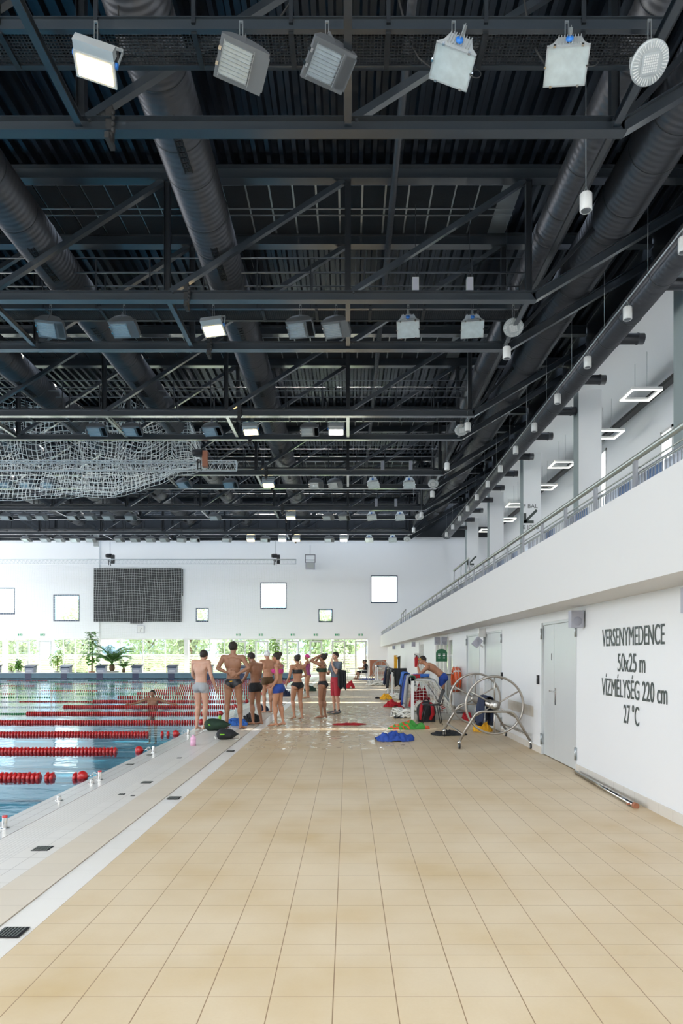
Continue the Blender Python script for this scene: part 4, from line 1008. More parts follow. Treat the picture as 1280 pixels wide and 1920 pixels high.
# ------------------------------------------------------------------ LANE ROPES
ROPES = [9.22 + 2.5 * k for k in range(15)]
def disc_prof(r, w): return [(.018, -w / 2), (r, -w / 2 * .75), (r * 1.0, w / 2 * .75), (.018, w / 2)]
fm = MB(); fm.lathe((0, 0, 0), [(.012, -.024), (.05, -.026), (.072, -.016), (.076, 0), (.072, .016), (.05, .026), (.012, .024)], 14, axis='X')
for k in range(6): a = PI * k / 3; fm.box((0, .078 * math.cos(a), .078 * math.sin(a)), (.03, .012, .012), 0, Matrix.Rotation(a, 3, 'X'))
gaps = {0: [(-4.155, -4.08), (-3.95, -3.72)], 1: [(-3.93, -3.5)], 2: [(-4.35, -4.30), (-4.15, -3.90), (-3.83, -3.77), (-3.71, -3.6)]}
adj = ['nearest'] + ORD[1:]
fmesh = None
for k, Y in enumerate(ROPES):
    t = thing('lane_rope', 'red floating lane rope across the pool, %s from the camera' % adj[k], 'lane rope', (0, Y, -.03), 0, 'floating lane ropes')
    MB().tube([(PX0, 0, .0), (PE - .12, 0, .0), (PE + .14, 0, .10)], .005, 5).build('cable', 'galv', t)
    mb = MB(); e = [(PE - .08, 0, .03)]; mb.lathe((PE - .14, 0, .02), [(.001, -.07), (.07, -.05), (.085, 0), (.06, .05), (.001, .07)], 12, axis='X'); mb.build('end_float', 'red', t)
    mb = MB(); mb.torus((PE + .02, 0, .05), .03, .006, 'Y', 14, 5); mb.tube([(PE - .07, 0, .02), (PE + .0, 0, .05)], .012, 6); mb.build('tension_hook', 'chrome', t)
    rest = MB(); gr = MB(); wh = MB(); x = PE - .24; cnt = 0; st = .062
    while x > PX0 + .2:
        if any(a < x < b for a, b in gaps.get(k, [])): x -= st; continue
        if x > -9.05:
            if k < 3 and cnt < 34:
                if fmesh is None:
                    o = fm.build('float', 'red', t); fmesh = o.data
                else: o = bpy.data.objects.new('float', fmesh); C.objects.link(o); o.parent = t
                o.location = (x, 0, 0); o.rotation_euler = (random.uniform(0, 1), 0, 0); cnt += 1
            else: rest.lathe((x, 0, 0), [(.02, -.024), (.075, -.014), (.075, .014), (.02, .024)], 8, axis='X')
        else:
            seg = int((-9.05 - x) / 2.6); r_ = .055 if x > -23 else .07
            tgt = [gr, wh, rest, wh][(seg + k) % 4] if x > -23.4 else rest
            tgt.lathe((x, 0, -.02), [(.02, -.02), (r_, -.012), (r_, .012), (.02, .02)], 7, axis='X')
        x -= st if k < 7 else st * 1.5
    for m_, c_, n_ in ((rest, 'red', 'red_floats'), (gr, 'green', 'green_floats'), (wh, 'whitefloat', 'white_floats')):
        if m_.v: o = m_.build(n_, c_, t); o['kind'] = 'stuff'
# posts and drains on the pool edge
lst = [(9, 1553, .12, 1, 'nearest, with a red ring'), (111, 1501, .05, 0, 'short, second from the camera'), (172, 1469, .055, 0, 'short, beside the nearest lane rope'), (187, 1462, .12, 1, 'red ringed, holding the nearest lane rope'), (288, 1411, .11, 0, 'where the second lane rope is hooked'), (353, 1378, .11, 0, 'where the third lane rope is hooked'), (397.5, 1357, .1, 0, 'where the fourth lane rope is hooked')]
for px, py, h, red, lb_ in lst:
    p = F(px, py); t = thing('edge_post', 'stainless socket post on the pool edge, ' + lb_, 'post', p, 0, 'stainless posts on the pool edge')
    MB().lathe((0, 0, 0), [(.001, h), (.021, h), (.023, h - .005), (.023, 0)], 18).build('tube', 'chrome', t); MB().lathe((0, 0, 0), [(.045, 0), (.045, .006), (.02, .006)], 18).build('flange', 'chrome', t)
    if red: MB().lathe((0, 0, 0), [(.0245, h - .018), (.0245, h + .001), (.015, h + .002), (.001, h + .002)], 18).build('red_ring', 'red', t)
dr = [(22, 1748, .15, 'largest in the white channel, at the lower left'), (80, 1591, .14, 'square in the white tiles near the left edge'), (326, 1496, .14, 'in the white channel, second from the camera'), (275, 1467, .13, 'square in the white tiles, second from the camera'), (228, 1489.5, .07, 'small, in the white tiles, left one of a pair'), (249, 1492, .045, 'smallest, in the white tiles, right one of a pair'), (336, 1421, .07, 'small and far, in the white tiles'), (243, 1433.5, .11, 'dark, in the pool edge tiles'), (280, 1415.5, .08, 'dark, in the pool edge tiles beside the second lane rope'), (432, 1408, .13, 'in the white channel, farthest')]
for px, py, s, lb_ in dr:
    p = F(px, py); t = thing('floor_drain', 'floor drain, ' + lb_, 'drain', p, 0, 'floor drains')
    MB().bb((-s / 2, -s / 2, 0.0), (s / 2, s / 2, .003)).build('frame', 'grille', t); mb = MB(); n = max(3, int(s / .02))
    for i in range(n): mb.bb((-s * .45 + i * s * .9 / n, -s * .45, .003), (-s * .45 + (i + .5) * s * .9 / n, s * .45, .006))
    mb.build('slats', 'rail', t)

# ------------------------------------------------------------------ RIGHT WALL THINGS
def box_speaker(x, y, z, label, rot=0, s=1.0):
    t = thing('box_speaker', label, 'speaker', (x, y, z), 0, 'grey box speakers under the gallery')
    MB().bb((-.085 * s, 0, -.115 * s), (.085 * s, .13 * s, .115 * s)).build('cabinet', 'seatgrey', t); MB().lathe((0, 0, -.03 * s), [(.001, -.004), (.055 * s, -.004), (.06 * s, 0)], 20, axis='Y').build('cone_grille', 'palepanelgrey', t)
    MB().bb((.08 * s, .04, -.02), (max(.12, XW - x), .08, .02)).build('bracket', 'white', t)
    t.rotation_euler = (0, rot, 0); return t
M['palepanelgrey'] = mat('speaker mesh', (.38, .39, .46), .7)
box_speaker(3.095, 9.2, 2.12, 'grey box speaker above the hinge of the nearest metal door')
box_speaker(3.105, 6.07, 2.13, 'grey box speaker cut by the right edge of the photo')
box_speaker(3.02, 15.9, 1.93, 'grey box speaker turned on its corner between two metal doors', R(40), .95)
for i, (px, py, Y) in enumerate(((820, 1201.5, 23.2), (832.5, 1201.5, 21.9), (775, 1208, 32.4), (754, 1211.5, 39.0), (738, 1214, 46.2))):
    p = P(px, py, Y); box_speaker(p.x, Y, p.z, 'small grey box speaker under the gallery, %s of the far ones' % ORD[i] if i else 'small grey box speaker at the left of the glazed bay behind the green sign', 0, 1.0 + .12 * (i < 2))
t = thing('emergency_lamp', 'small white box lamp on the wall above the tilted speaker', 'lamp', (3.1, 15.9, 2.15)); MB().bb((-.06, -.05, -.1), (.1, .1, .1)).build('housing', 'white', t); MB().bb((-.065, -.04, -.09), (-.06, .09, -.02)).build('diffuser', 'palehouse', t)
for y, z, lb_ in ((11.45, 1.22, 'nearest metal door'), (16.2 - 2.05, 1.2, 'second metal door'), (20.4, 1.2, 'orange rings')):
    t = thing('card_reader', 'black card reader on the right wall beside the ' + lb_, 'card reader', (XW, y, z)); MB().bb((-.03, -.035, -.075), (0, .035, .075)).build('case', 'black', t); MB().bb((-.032, -.02, .02), (-.03, .02, .05)).build('window', 'greyhouse', t)
# pipe on the floor by the skirting
a, b = F(1079, 1451), F(1192, 1516); a.z = b.z = .028
t = thing('steel_pipe', 'long chrome pipe lying on the floor beside the skirting', 'pipe', (0, 0, 0)); MB().tube([a, b], .026, 14).build('tube', 'chrome', t)
d = (b - a).normalized(); MB().tube([b - d * .05, b + d * .01], .032, 14).tube([b - d * .1, b - d * .1 + V((-.06, .0, -.0))], .012, 8).build('end_fitting', 'brownpanel', t)
# AED sign, extinguisher, rings, wall bits
t = thing('green_wall_sign', 'green arched sign with two white heart symbols projecting by the glazed bay', 'sign', P(827.5, 1228.5, 20.8))
prof = [(-.17, -.19), (.17, -.19), (.17, .06)] + [(.17 * math.cos(a), .06 + .13 * math.sin(a)) for a in [PI * k / 12 for k in range(1, 12)]] + [(-.17, .06)]
MB().prism(prof, -.01, .01).build('panel', 'greensign', t)
mb = MB()
for x in (-.075, .075):
    mb.prism([(x - .04, .0), (x - .02, .02), (x, .008), (x + .02, .02), (x + .04, 0), (x, -.045)], -.014, -.011)
    for z, w in ((.045, .035), (-.075, .03), (-.09, .03)): mb.bb((x - w, -.014, z - .004), (x + w, -.011, z + .004))
mb.build('symbols', 'white', t); MB().bb((.17, -.01, -.02), (.36, .01, .02)).build('bracket', 'white', t)
t = thing('fire_extinguisher', 'red fire extinguisher on the wall left of the leaning man', 'extinguisher', P(780.5, 1250.5, 30.5))
MB().lathe((0, 0, 0), [(.001, 0), (.075, 0), (.085, .03), (.085, .38), (.05, .45), (.03, .47), (.001, .47)], 18).build('cylinder', 'redcloth', t)
MB().bb((-.03, -.03, .47), (.03, .03, .53)).bar((0, 0, .52), (-.1, 0, .56), .02, .02).tube([(.02, -.03, .5), (.09, -.03, .45), (.1, -.03, .2)], .01, 6).build('valve', 'black', t); MB().bb((-.1, .05, .3), (.1, .3, .62)).build('wall_bracket', 'white', t)
for i, (dx, lb_) in enumerate(((0, 'orange life ring on the right wall, front one of two'), (.1, 'orange life ring on the right wall, rear one of two'))):
    t = thing('life_ring', lb_, 'life ring', (3.03 + dx, 19.4 + dx * 1.2, .93)); M_ = MB(); M_.torus((0, 0, 0), .30, .065, 'X', 40, 10); M_.build('ring', 'orange', t)
    for k in range(4): MB().torus((0, 0, 0), .30, .068, 'X', 3, 10, PI / 4 + k * PI / 2 - .09, PI / 4 + k * PI / 2 + .09).build('band', 'whitefloat', t)
    mb = MB(); mb.tube([(-.02, .39 * math.cos(a), .39 * math.sin(a)) for a in [2 * PI * k / 24 for k in range(25)]], .008, 5); mb.build('rope', 'offwhite', t)
t = thing('brown_board', 'reddish brown board standing at the foot of the far wall', 'board', (2.29, 52, 0)); MB().bb((-.62, 0, .03), (.62, .35, 1.2)).build('panel', 'brownpanel', t); MB().bb((-.64, -.02, 1.2), (.64, .37, 1.24)).build('top_edge', 'brownpanel', t)
# steel mesh door frame near rings
t = thing('metal_stand', 'dark grey wire rack behind the leaning man', 'rack', (3.0, 20.6, 0)); mb = MB(); mb.bb((-.24, 0, .1), (-.20, .04, 1.05)); mb.bb((.1, 0, .1), (.14, .04, 1.05)); mb.bb((-.24, 0, 1.02), (.14, .04, 1.06)); mb.bb((-.24, 0, 0), (.14, .04, .12)); mb.build('frame', 'steel', t)
mb = MB()
for k in range(8): mb.bb((-.19 + k * .036, .01, .1), (-.175 + k * .036, .03, 1.04))
mb.build('bars', 'steel', t)

# ------------------------------------------------------------------ STAINLESS LANE-ROPE REEL
def reel(loc, rz, label, L=1.8, cast=True):
    t = thing('lane_rope_reel', label, 'reel', loc, rz, 'lane rope reels'); R0 = .5; zc = .76
    for y in (0, L):
        mb = MB(); mb.torus((0, y, zc), R0, .021, 'Y', 48, 10); w = mb.build('wheel_rim', 'stainless', t)
        mb = MB()
        for k in range(6):
            a = PI / 6 + k * PI / 3; mb.tube([(.06 * math.cos(a), y, zc + .06 * math.sin(a)), (R0 * math.cos(a), y, zc + R0 * math.sin(a))], .014, 8)
        mb.build('spokes', 'stainless', w)
        mb = MB(); mb.lathe((0, y, zc), [(.001, -.05), (.045, -.05), (.05, -.03), (.085, -.03), (.085, .03), (.05, .03)], 20, axis='Y'); mb.build('hub', 'stainless', w)
        MB().lathe((0, y, zc), [(.001, -.056), (.038, -.054), (.038, -.05)], 18, axis='Y').build('hub_cap', 'white', w)
    MB().tube([(0, .03, zc), (0, L - .03, zc)], .072, 20).build('drum', 'stainless', t)
    for y in (-.03, L + .03):
        pts = [(-.62, y, .13)]
        for a in range(0, 7): q = R(150 - a * 10 - 0); pts.append((-.24 + .12 * math.cos(q + .0), y, .56 + .12 * math.sin(q)))
        pts2 = [(-.62, y, .13), (-.375, y, .55), (-.34, y, .60), (-.29, y, .635), (-.23, y, .65), (.23, y, .65), (.29, y, .635), (.34, y, .60), (.375, y, .55), (.62, y, .13)]
        MB().tube(pts2, .023, 10).build('end_frame', 'stainless', t)
    MB().tube([(-.55, -.03, .25), (-.55, L + .03, .25)], .016, 8).build('side_bar', 'stainless', t)
    MB().tube([(.55, -.03, .25), (.55, L + .03, .25)], .016, 8).build('side_bar', 'stainless', t)
    if cast:
        for x in (-.62, .62):
            for y in (-.03, L + .03):
                mb = MB(); mb.lathe((x, y, .05), [(.015, -.016), (.045, -.016), (.05, -.01), (.05, .01), (.045, .016), (.015, .016)], 18, axis='X'); w = mb.build('caster', 'rubber', t)
                mb = MB(); mb.lathe((x, y, .05), [(.001, -.018), (.03, -.018), (.03, .018), (.001, .018)], 14, axis='X'); mb.build('hub', 'galv', w)
                mb = MB(); mb.bb((x - .026, y - .02, .04), (x - .02, y + .02, .11)); mb.bb((x + .02, y - .02, .04), (x + .026, y + .02, .11)); mb.bb((x - .026, y - .03, .105), (x + .026, y + .03, .115)); mb.lathe((x, y, .115), [(.03, 0), (.03, .02), (.012, .02)], 12); mb.build('fork', 'chrome', w)
    return t
reel((2.555, 11.9, 0), 0, 'stainless lane rope reel with two spoked wheels near the right wall')
reel((2.12, 43.5, 0), 0, 'small far stainless lane rope reel behind the farthest goal', 1.8)

# ------------------------------------------------------------------ CLOTHES, BAGS AND SMALL THINGS ON THE FLOOR
def heap(name, label, cat, loc, rx, ry, h, m, seed=0, rz=0, parent=None, sharp=1.0):
    mb = MB(); n = 34
    def fn(u, v):
        x, y = 2 * u - 1, 2 * v - 1
        r = math.hypot(x, y); q = V((x * 2.1 + seed * 3.7, y * 2.1, seed))
        edge = 1 + .30 * noise.noise(V((math.atan2(y, x) * 1.1 + seed, seed * 2, 0)))
        e = max(0, 1 - (r / edge) ** 2.2)
        f = abs(noise.noise(q)) * 1.1 + abs(noise.noise(q * 2.3 + V((3, 1, 0)))) * .6
        z = h * (e ** .5) * (.42 + .95 * f * sharp)
        k = min(1, edge / max(r, 1e-3)) if r > edge else 1
        return (x * rx * k + .03 * noise.noise(q * 3), y * ry * k + .03 * noise.noise(q * 3 + V((9, 9, 9))), max(.004, z))
    mb.sheet(fn, n, n)
    vs = list(mb.v); o = mb.build(name, m, parent)
    md = o.modifiers.new('s', 'SUBSURF'); md.levels = 1; md.render_levels = 1
    o.location = loc; o.rotation_euler = (0, 0, rz)
    if not parent: tag(o, label, cat)
    return o
def fl(px0, px1, py): a = F(px0, py); b = F(px1, py); return (a + b) / 2, (b.x - a.x) / 2
def floor_heap(name, label, cat, px0, px1, py, h, m, seed, ry=None, sharp=1.0):
    c, rx = fl(px0, px1, py); ry = ry or rx * .6; c.y += ry * .9; return heap(name, label, cat, c, rx * 1.08, ry, h, m, seed, 0, None, sharp)
floor_heap('blue_jersey', 'crumpled royal blue jersey on the beige floor, nearest of the clothes', 'clothes', 707, 777, 1391, .18, 'bluecloth', 1, .26)
floor_heap('striped_jersey', 'crumpled green jersey with orange stripes on the floor', 'clothes', 730, 803, 1368, .15, 'striped', 3, .2)
floor_heap('red_shirt', 'large crumpled red shirt on the floor left of the nearest goal', 'clothes', 720, 755, 1326, .2, 'redcloth', 4)
floor_heap('red_shirt', 'smaller red shirt on the floor at the foot of the nearest goal', 'clothes', 741, 766, 1335, .18, 'redcloth', 6)
floor_heap('yellow_shirt', 'crumpled yellow shirt on the floor before the middle goal', 'clothes', 713, 735, 1312, .2, 'yellowcloth', 7)
floor_heap('black_strap_bag', 'black flat bag beside the yellow shirt', 'bag', 703, 716, 1310, .06, 'blackcloth', 8)
floor_heap('yellow_cloth', 'yellow cloth heap on the floor inside the steel reel', 'clothes', 890, 925, 1373, .2, 'yellowcloth', 9, .2)
floor_heap('red_cloth', 'red cloth on the floor behind the steel reel', 'clothes', 868, 886, 1352, .22, 'redcloth', 10, .15)
floor_heap('black_garment', 'black crumpled garment under the left side of the steel reel', 'clothes', 812, 874, 1380, .09, 'blackcloth', 12, .2)
floor_heap('red_cloth', 'red cloth at the base of the nearest goal right of the backpack', 'clothes', 815, 836, 1340, .1, 'redcloth', 13, .15).location.z = .15
floor_heap('red_mat', 'red and black swim bag lying flat on the wet floor', 'bag', 624, 684, 1360, .05, 'redcloth', 14, .2, .5)
floor_heap('grey_paper', 'flat grey and red magazine on the floor before the nearest goal', 'magazine', 757, 781, 1355, .012, 'greycloth', 15, .1, .1)
floor_heap('blue_towel', 'blue towel on the floor behind the legs of the near man', 'towel', 415, 461, 1361, .15, 'royal', 16, .2)
floor_heap('black_backpack', 'black backpack with yellow print on the floor behind the near man', 'bag', 455, 484, 1354, .34, 'blackcloth', 17, .2, .5)
floor_heap('blue_bag', 'dark blue bag with pink top among the swimmers', 'bag', 484, 502, 1334, .28, 'navy', 18, .16, .5)
floor_heap('pink_bag', 'magenta swim bag on the floor beside the pool ropes', 'bag', 511, 528, 1320, .2, 'pink', 19, .16, .5)
floor_heap('navy_bag', 'navy bag with a yellow print behind the woman in the pink top', 'bag', 528, 543, 1306, .36, 'navy', 20, .2, .5)
floor_heap('green_bag', 'olive and grey bag on the floor by the woman in the pink cap', 'bag', 569, 592, 1296, .34, 'greencloth', 21, .3, .5)
floor_heap('blue_mat', 'blue mat pile on the floor far behind the seated pair', 'mat', 672, 712, 1274.5, .14, 'bluecloth', 22, .6, .5)
floor_heap('red_backpack', 'red and black backpack on the floor below the bare wall of windows', 'bag', 649, 664, 1291, .55, 'redcloth', 23, .25, .4)
# drawstring bags at the near man's feet
def bag(label, px0, px1, py, h, m, seed, dep):
    c, rx = fl(px0, px1, py); c.y += dep; t = thing('drawstring_bag', label, 'bag', c)
    mb = MB(); rd = random.Random(seed); n, k = 26, 18; vs = []; fs = []
    prof = [0, .55, .8, .95, 1, 1, .98, .95, .93, .95, .9, .85, .8, .7, .55, .4, .25, .12, .05]
    for i, pr in enumerate(prof):
        x = -rx + 2 * rx * i / (len(prof) - 1)
        for j in range(n):
            a = 2 * PI * j / n; f = 1 + .22 * noise.noise(V((x * 6, math.cos(a) * 1.6 + seed, math.sin(a) * 1.6)))
            vs.append((x, dep * pr * f * math.cos(a), max(.003, h * .5 + h * .53 * pr * f * math.sin(a))))
    for i in range(len(prof) - 1):
        for j in range(n): fs.append((i * n + j, i * n + (j + 1) % n, (i + 1) * n + (j + 1) % n, (i + 1) * n + j))
    mb._add(vs, fs, 0, True); mb.build('sack', m, t)
    MB().tube([(rx * .9, 0, h * .5), (rx * 1.08, -.05, h * .25), (rx * 1.0, -.08, .01), (rx * .7, -.14, .008)], .005, 5).build('cord', 'offwhite', t)
    MB().tube([(-rx * .95, 0, h * .5), (-rx * 1.1, -.04, h * .3), (-rx * .95, -.1, .01)], .005, 5).build('cord', 'offwhite', t)
    MB().bb((-rx * .55, -dep * 1.0, h * .5), (-rx * .15, -dep * .98, h * .6)).build('print', 'lime', t)
    return t
bag('dark green drawstring bag lying at the near man\'s feet', 379, 431, 1371, .25, 'greencloth', 3, .17)
bag('black drawstring bag with a green print, nearest of the bags', 402, 446, 1388, .2, 'blackcloth', 6, .16)
def bottle(label, px, py, h, r, m, capm):
    p = F(px, py); t = thing('drink_bottle', label, 'bottle', p); MB().lathe((0, 0, 0), [(.001, 0), (r, 0), (r, h * .4), (r * .9, h * .45), (r, h * .5), (r, h * .72), (r * .45, h * .84), (.001, h * .84)], 18).build('body', m, t); MB().lathe((0, 0, 0), [(r * .5, h * .82), (r * .5, h * .92), (r * .2, h * .93), (r * .2, h), (.001, h)], 14).build('cap', capm, t)
bottle('lime green drink bottle beside the dark green bag', 412, 1354, .20, .037, 'lime', 'black')
bottle('clear water bottle between the legs of the near man', 441.5, 1344, .25, .035, 'bottle', 'white')
bottle('pale pink bottle on the white tiles by the third rope post', 362, 1398, .2, .05, 'palepink', 'palepink')
bottle('red bottle standing by the pool among the swimmers', 511, 1301, .25, .05, 'red', 'white')
# slippers
for i, px in enumerate((743, 752)):
    p = F(px, 1347); t = thing('slipper', 'black pool slipper, %s one of the pair left of the nearest goal' % ('left', 'right')[i], 'slipper', (p.x, p.y + .1, 0), 0, 'black slippers')
    mb = MB(); mb.lathe((0, 0, 0), [(.001, 0), (.05, 0), (.055, .015), (.05, .03), (.001, .028)], 16); mb.v = [(x, y * 2.5, z) for x, y, z in mb.v]; mb.build('sole', 'black', t)
    mb = MB(); mb.sheet(lambda u, v: (.055 * math.cos(PI * u), -.04 + .08 * v, .02 + .05 * math.sin(PI * u)), 12, 3); mb.build('strap', 'black', t)

# ------------------------------------------------------------------ WATER POLO GOALS
def drape(name, label, p0, p1, drop_f, drop_b, m, seed, nrm, cat='clothes'):   # cloth hung over a bar from p0 to p1
    p0, p1, nrm = V(p0), V(p1), V(nrm).normalized(); rd = random.Random(seed)
    def fn(u, v):
        p = p0.lerp(p1, u); s = (v - drop_b / (drop_f + drop_b)) * (drop_f + drop_b)
        fold = .035 * math.sin(u * 17 + seed) + .03 * noise.noise(V((u * 5, seed, 0)))
        if abs(s) < .06: off = s; dz = .05 - s * s * 6
        else: off = math.copysign(.06, s) + fold * min(1, (abs(s) - .06) * 4) + math.copysign(.015, s) + math.copysign(.1 * max(0, abs(s) - .1), s) * (s > 0); dz = .03 - (abs(s) - .06)
        w = 1 - .25 * max(0, s) / max(drop_f, .1) * .5
        q = p0.lerp(p1, .5 + (u - .5) * w)
        dz -= (.06 * math.sin(u * 9 + seed) + .05 * noise.noise(V((u * 3, seed * 2, 1)))) * min(1, abs(s) * 1.5)
        return q + nrm * off + V((0, 0, dz))
    mb = MB(); mb.sheet(fn, 28, 26); o = mb.build(name, m); md = o.modifiers.new('t', 'SOLIDIFY'); md.thickness = .018; md.offset = 1
    tag(o, label, cat); return o
def goal(x, y0, label, L=3.0, s=1.0, dirt=True):
    t = thing('water_polo_goal', label, 'goal', (x, y0, 0), 0, 'water polo goals on the deck'); H = 1.05; w = .075; D = 1.0
    for y in (0, L): MB().bb((-w / 2, y - w / 2, 0), (w / 2, y + w / 2, H)).build('upright', 'white', t)
    MB().bb((-w / 2, -w / 2, H - w), (w / 2, L + w / 2, H)).build('crossbar', 'white', t)
    for y in (0, L):
        mb = MB(); mb.tube([(0, y, H - .04), (.52, y, H - .04), (.58, y, H - .07), (.98, y, .40), (1.06, y, .17)], .022, 8); mb.build('side_frame', 'galv', t)
    MB().tube([(.55, 0, H - .04), (.55, L, H - .04)], .018, 8).build('rear_bar', 'galv', t)
    mb = MB(); mb.bb((.05, -.15, .0), (1.35, .25, .15)); mb.bb((.05, L - .25, 0), (1.35, L + .15, .15)); mb.bb((1.0, 0, 0), (1.35, L, .15)); mb.build('float_base', 'goalfloat', t)
    mb = MB(); q = random.Random(3)
    def side(y):
        def fn(u, v):
            zt = H - .06 if u < .55 else H - .06 - (u - .55) / .45 * (H - .35); zt = max(zt, .2)
            return V((u * 1.03, y + .04 * noise.noise(V((u * 4, v * 4, y))), .14 + (zt - .14) * v + .03 * noise.noise(V((u * 6, v * 5, y + 3)))))
        return fn
    net_grid(mb, side(0), 11, 10, .006); net_grid(mb, side(L), 11, 10, .006)
    def back(u, v):
        z = .15 + (H - .25) * v; xx = 1.05 - .48 * v; return V((xx + .08 * noise.noise(V((u * 9, v * 3, 1))) + .1 * math.sin(PI * v) , L * u, z - .02))
    net_grid(mb, back, 28, 9, .006); net_grid(mb, lambda u, v: V((.02 + .52 * v, L * u, H - .05 - .06 * math.sin(PI * v))), 28, 4, .006)
    mb.build('net', 'offwhite', t)
    # balls of bunched net on the base
    return t
GX = 1.64
goal(GX, 17.35, 'nearest white water polo goal with clothes hung on it, beside the black chair')
goal(1.70, 26.2, 'middle white water polo goal draped with dark jackets')
goal(1.62, 37.4, 'farthest white water polo goal beside the brown board')
N_ = (-1, 0, 0)
drape('grey_jacket', 'grey jacket with a blue stripe hung on the nearest goal', (GX, 17.6, 1.05), (GX, 18.25, 1.05), .82, .3, 'greycloth', 2, N_)
drape('navy_towel', 'dark navy garment hung on the nearest goal behind the blue towel', (GX, 18.5, 1.05), (GX, 19.3, 1.05), .72, .3, 'navy', 5, N_)
drape('blue_towel', 'bright blue towel hung over the crossbar of the nearest goal', (GX - .01, 18.9, 1.09), (GX - .01, 19.9, 1.09), .38, .3, 'royal', 7, N_, 'towel')
drape('green_towel', 'green and blue cloth over the front corner of the nearest goal', (GX + .0, 17.4, 1.06), (GX + .03, 17.62, 1.06), .06, .12, 'greensign', 8, N_, 'towel')
drape('blue_cloth', 'blue cloth over the nearest goal under the elbows of the leaning man', (GX + .15, 18.7, 1.05), (GX + .6, 18.7, 1.05), .10, .12, 'royal', 9, (0, -1, 0), 'towel')
drape('red_cloth', 'red cloth on top of the nearest goal beside the blue cloth', (GX + .05, 18.2, 1.05), (GX + .28, 18.2, 1.05), .12, .12, 'redcloth', 10, (0, -1, 0), 'towel')
drape('blue_stripe_cloth', 'royal blue stripe cloth hanging behind the grey jacket', (GX - .02, 18.2, 1.04), (GX - .02, 18.45, 1.04), .8, .2, 'bluecloth', 11, N_)
drape('navy_jacket', 'black jacket hung on the middle goal, front one', (1.70, 26.5, 1.06), (1.70, 27.4, 1.06), .78, .35, 'blackcloth', 12, N_)
drape('navy_jacket', 'navy jacket hung on the middle goal, far one', (1.68, 28.2, 1.07), (1.68, 29.2, 1.07), .7, .3, 'navy', 14, N_)
drape('navy_cloth', 'navy cloth over the near end of the middle goal', (1.75, 26.2, 1.06), (2.25, 26.2, 1.06), .72, .1, 'blackcloth', 15, (0, -1, 0))
drape('navy_jacket', 'navy jacket hung over the drum of the steel reel', (2.555, 12.35, .82), (2.555, 12.9, .82), .56, .55, 'navy', 16, (-1, 0, 0))
def tangle(name, label, loc, rx, ry, h, m, seed, cat):
    rd = random.Random(seed); mb = MB()
    for k in range(9):
        c = V((rd.uniform(-rx, rx) * .7, rd.uniform(-ry, ry) * .7, rd.uniform(.2, .6) * h)); pts = []
        for i in range(26):
            a = i * .9 + k; pts.append(c + V((math.cos(a) * rx * .5 * (1 + .4 * math.sin(i * .7)), math.sin(a) * ry * .5, math.sin(i * 1.3 + k) * h * .35)))
            pts[-1].z = max(.02, pts[-1].z)
        mb.tube(pts, .022, 6)
    o = mb.build(name, m); o.location = loc; tag(o, label, cat); return o
tangle('net_bundle', 'off-white bundle of net at the foot of the nearest goal', (GX - .12, 17.9, 0), .3, .35, .28, 'offwhite', 2, 'net')
tangle('net_bundle', 'off-white bundle of net piled on the base of the nearest goal', (GX + .45, 17.75, .15), .28, .3, .3, 'offwhite', 5, 'net')
tangle('net_bundle', 'off-white bundle of net on the floor at the middle goal', (1.95, 25.6, 0), .35, .3, .22, 'offwhite', 7, 'net')
tangle('net_bundle', 'off-white bundle of net on the floor at the farthest goal', (1.6, 36.6, 0), .5, .4, .3, 'offwhite', 8, 'net')
heap('red_ball_bag', 'red cloth heap inside the nearest goal', 'clothes', (GX + .42, 19.6, .15), .32, .3, .55, 'redcloth', 31)
heap('red_cloth', 'red cloth on the floor under the middle goal', 'clothes', (1.86, 26.9, 0), .42, .3, .14, 'redcloth', 32)
heap('red_cap_pile', 'small red and blue caps heap inside the farthest goal', 'clothes', (2.15, 37.8, .15), .3, .3, .4, 'redcloth', 33)
# pair of long flippers / yellow board with jackets
t = thing('yellow_board', 'tall yellow rescue board standing behind the middle goal', 'board', (2.62, 37.5, 0))
MB().bb((-.08, 0, .03), (.10, .08, 1.62)).build('board', 'yellowcloth', t); MB().bb((-.02, -.01, 1.4), (.22, .02, 1.5)).build('strap', 'yellowcloth', t)
t = thing('coat_stand', 'thin pale coat stand beside the yellow board', 'stand', (2.87, 37.3, 0)); MB().tube([(0, 0, 0), (0, 0, 1.62)], .025, 8).bar((-.25, 0, 1.55), (.05, 0, 1.55), .03, .03).build('pole', 'offwhite', t); MB().lathe((0, 0, 0), [(.001, .0), (.18, 0), (.18, .03), (.02, .04)], 16).build('foot', 'offwhite', t)
drape('black_jacket', 'black and blue jacket hanging on the pale coat stand', (2.72, 37.26, 1.45), (2.84, 37.26, 1.52), .7, .1, 'blackcloth', 21, (0, -1, 0))
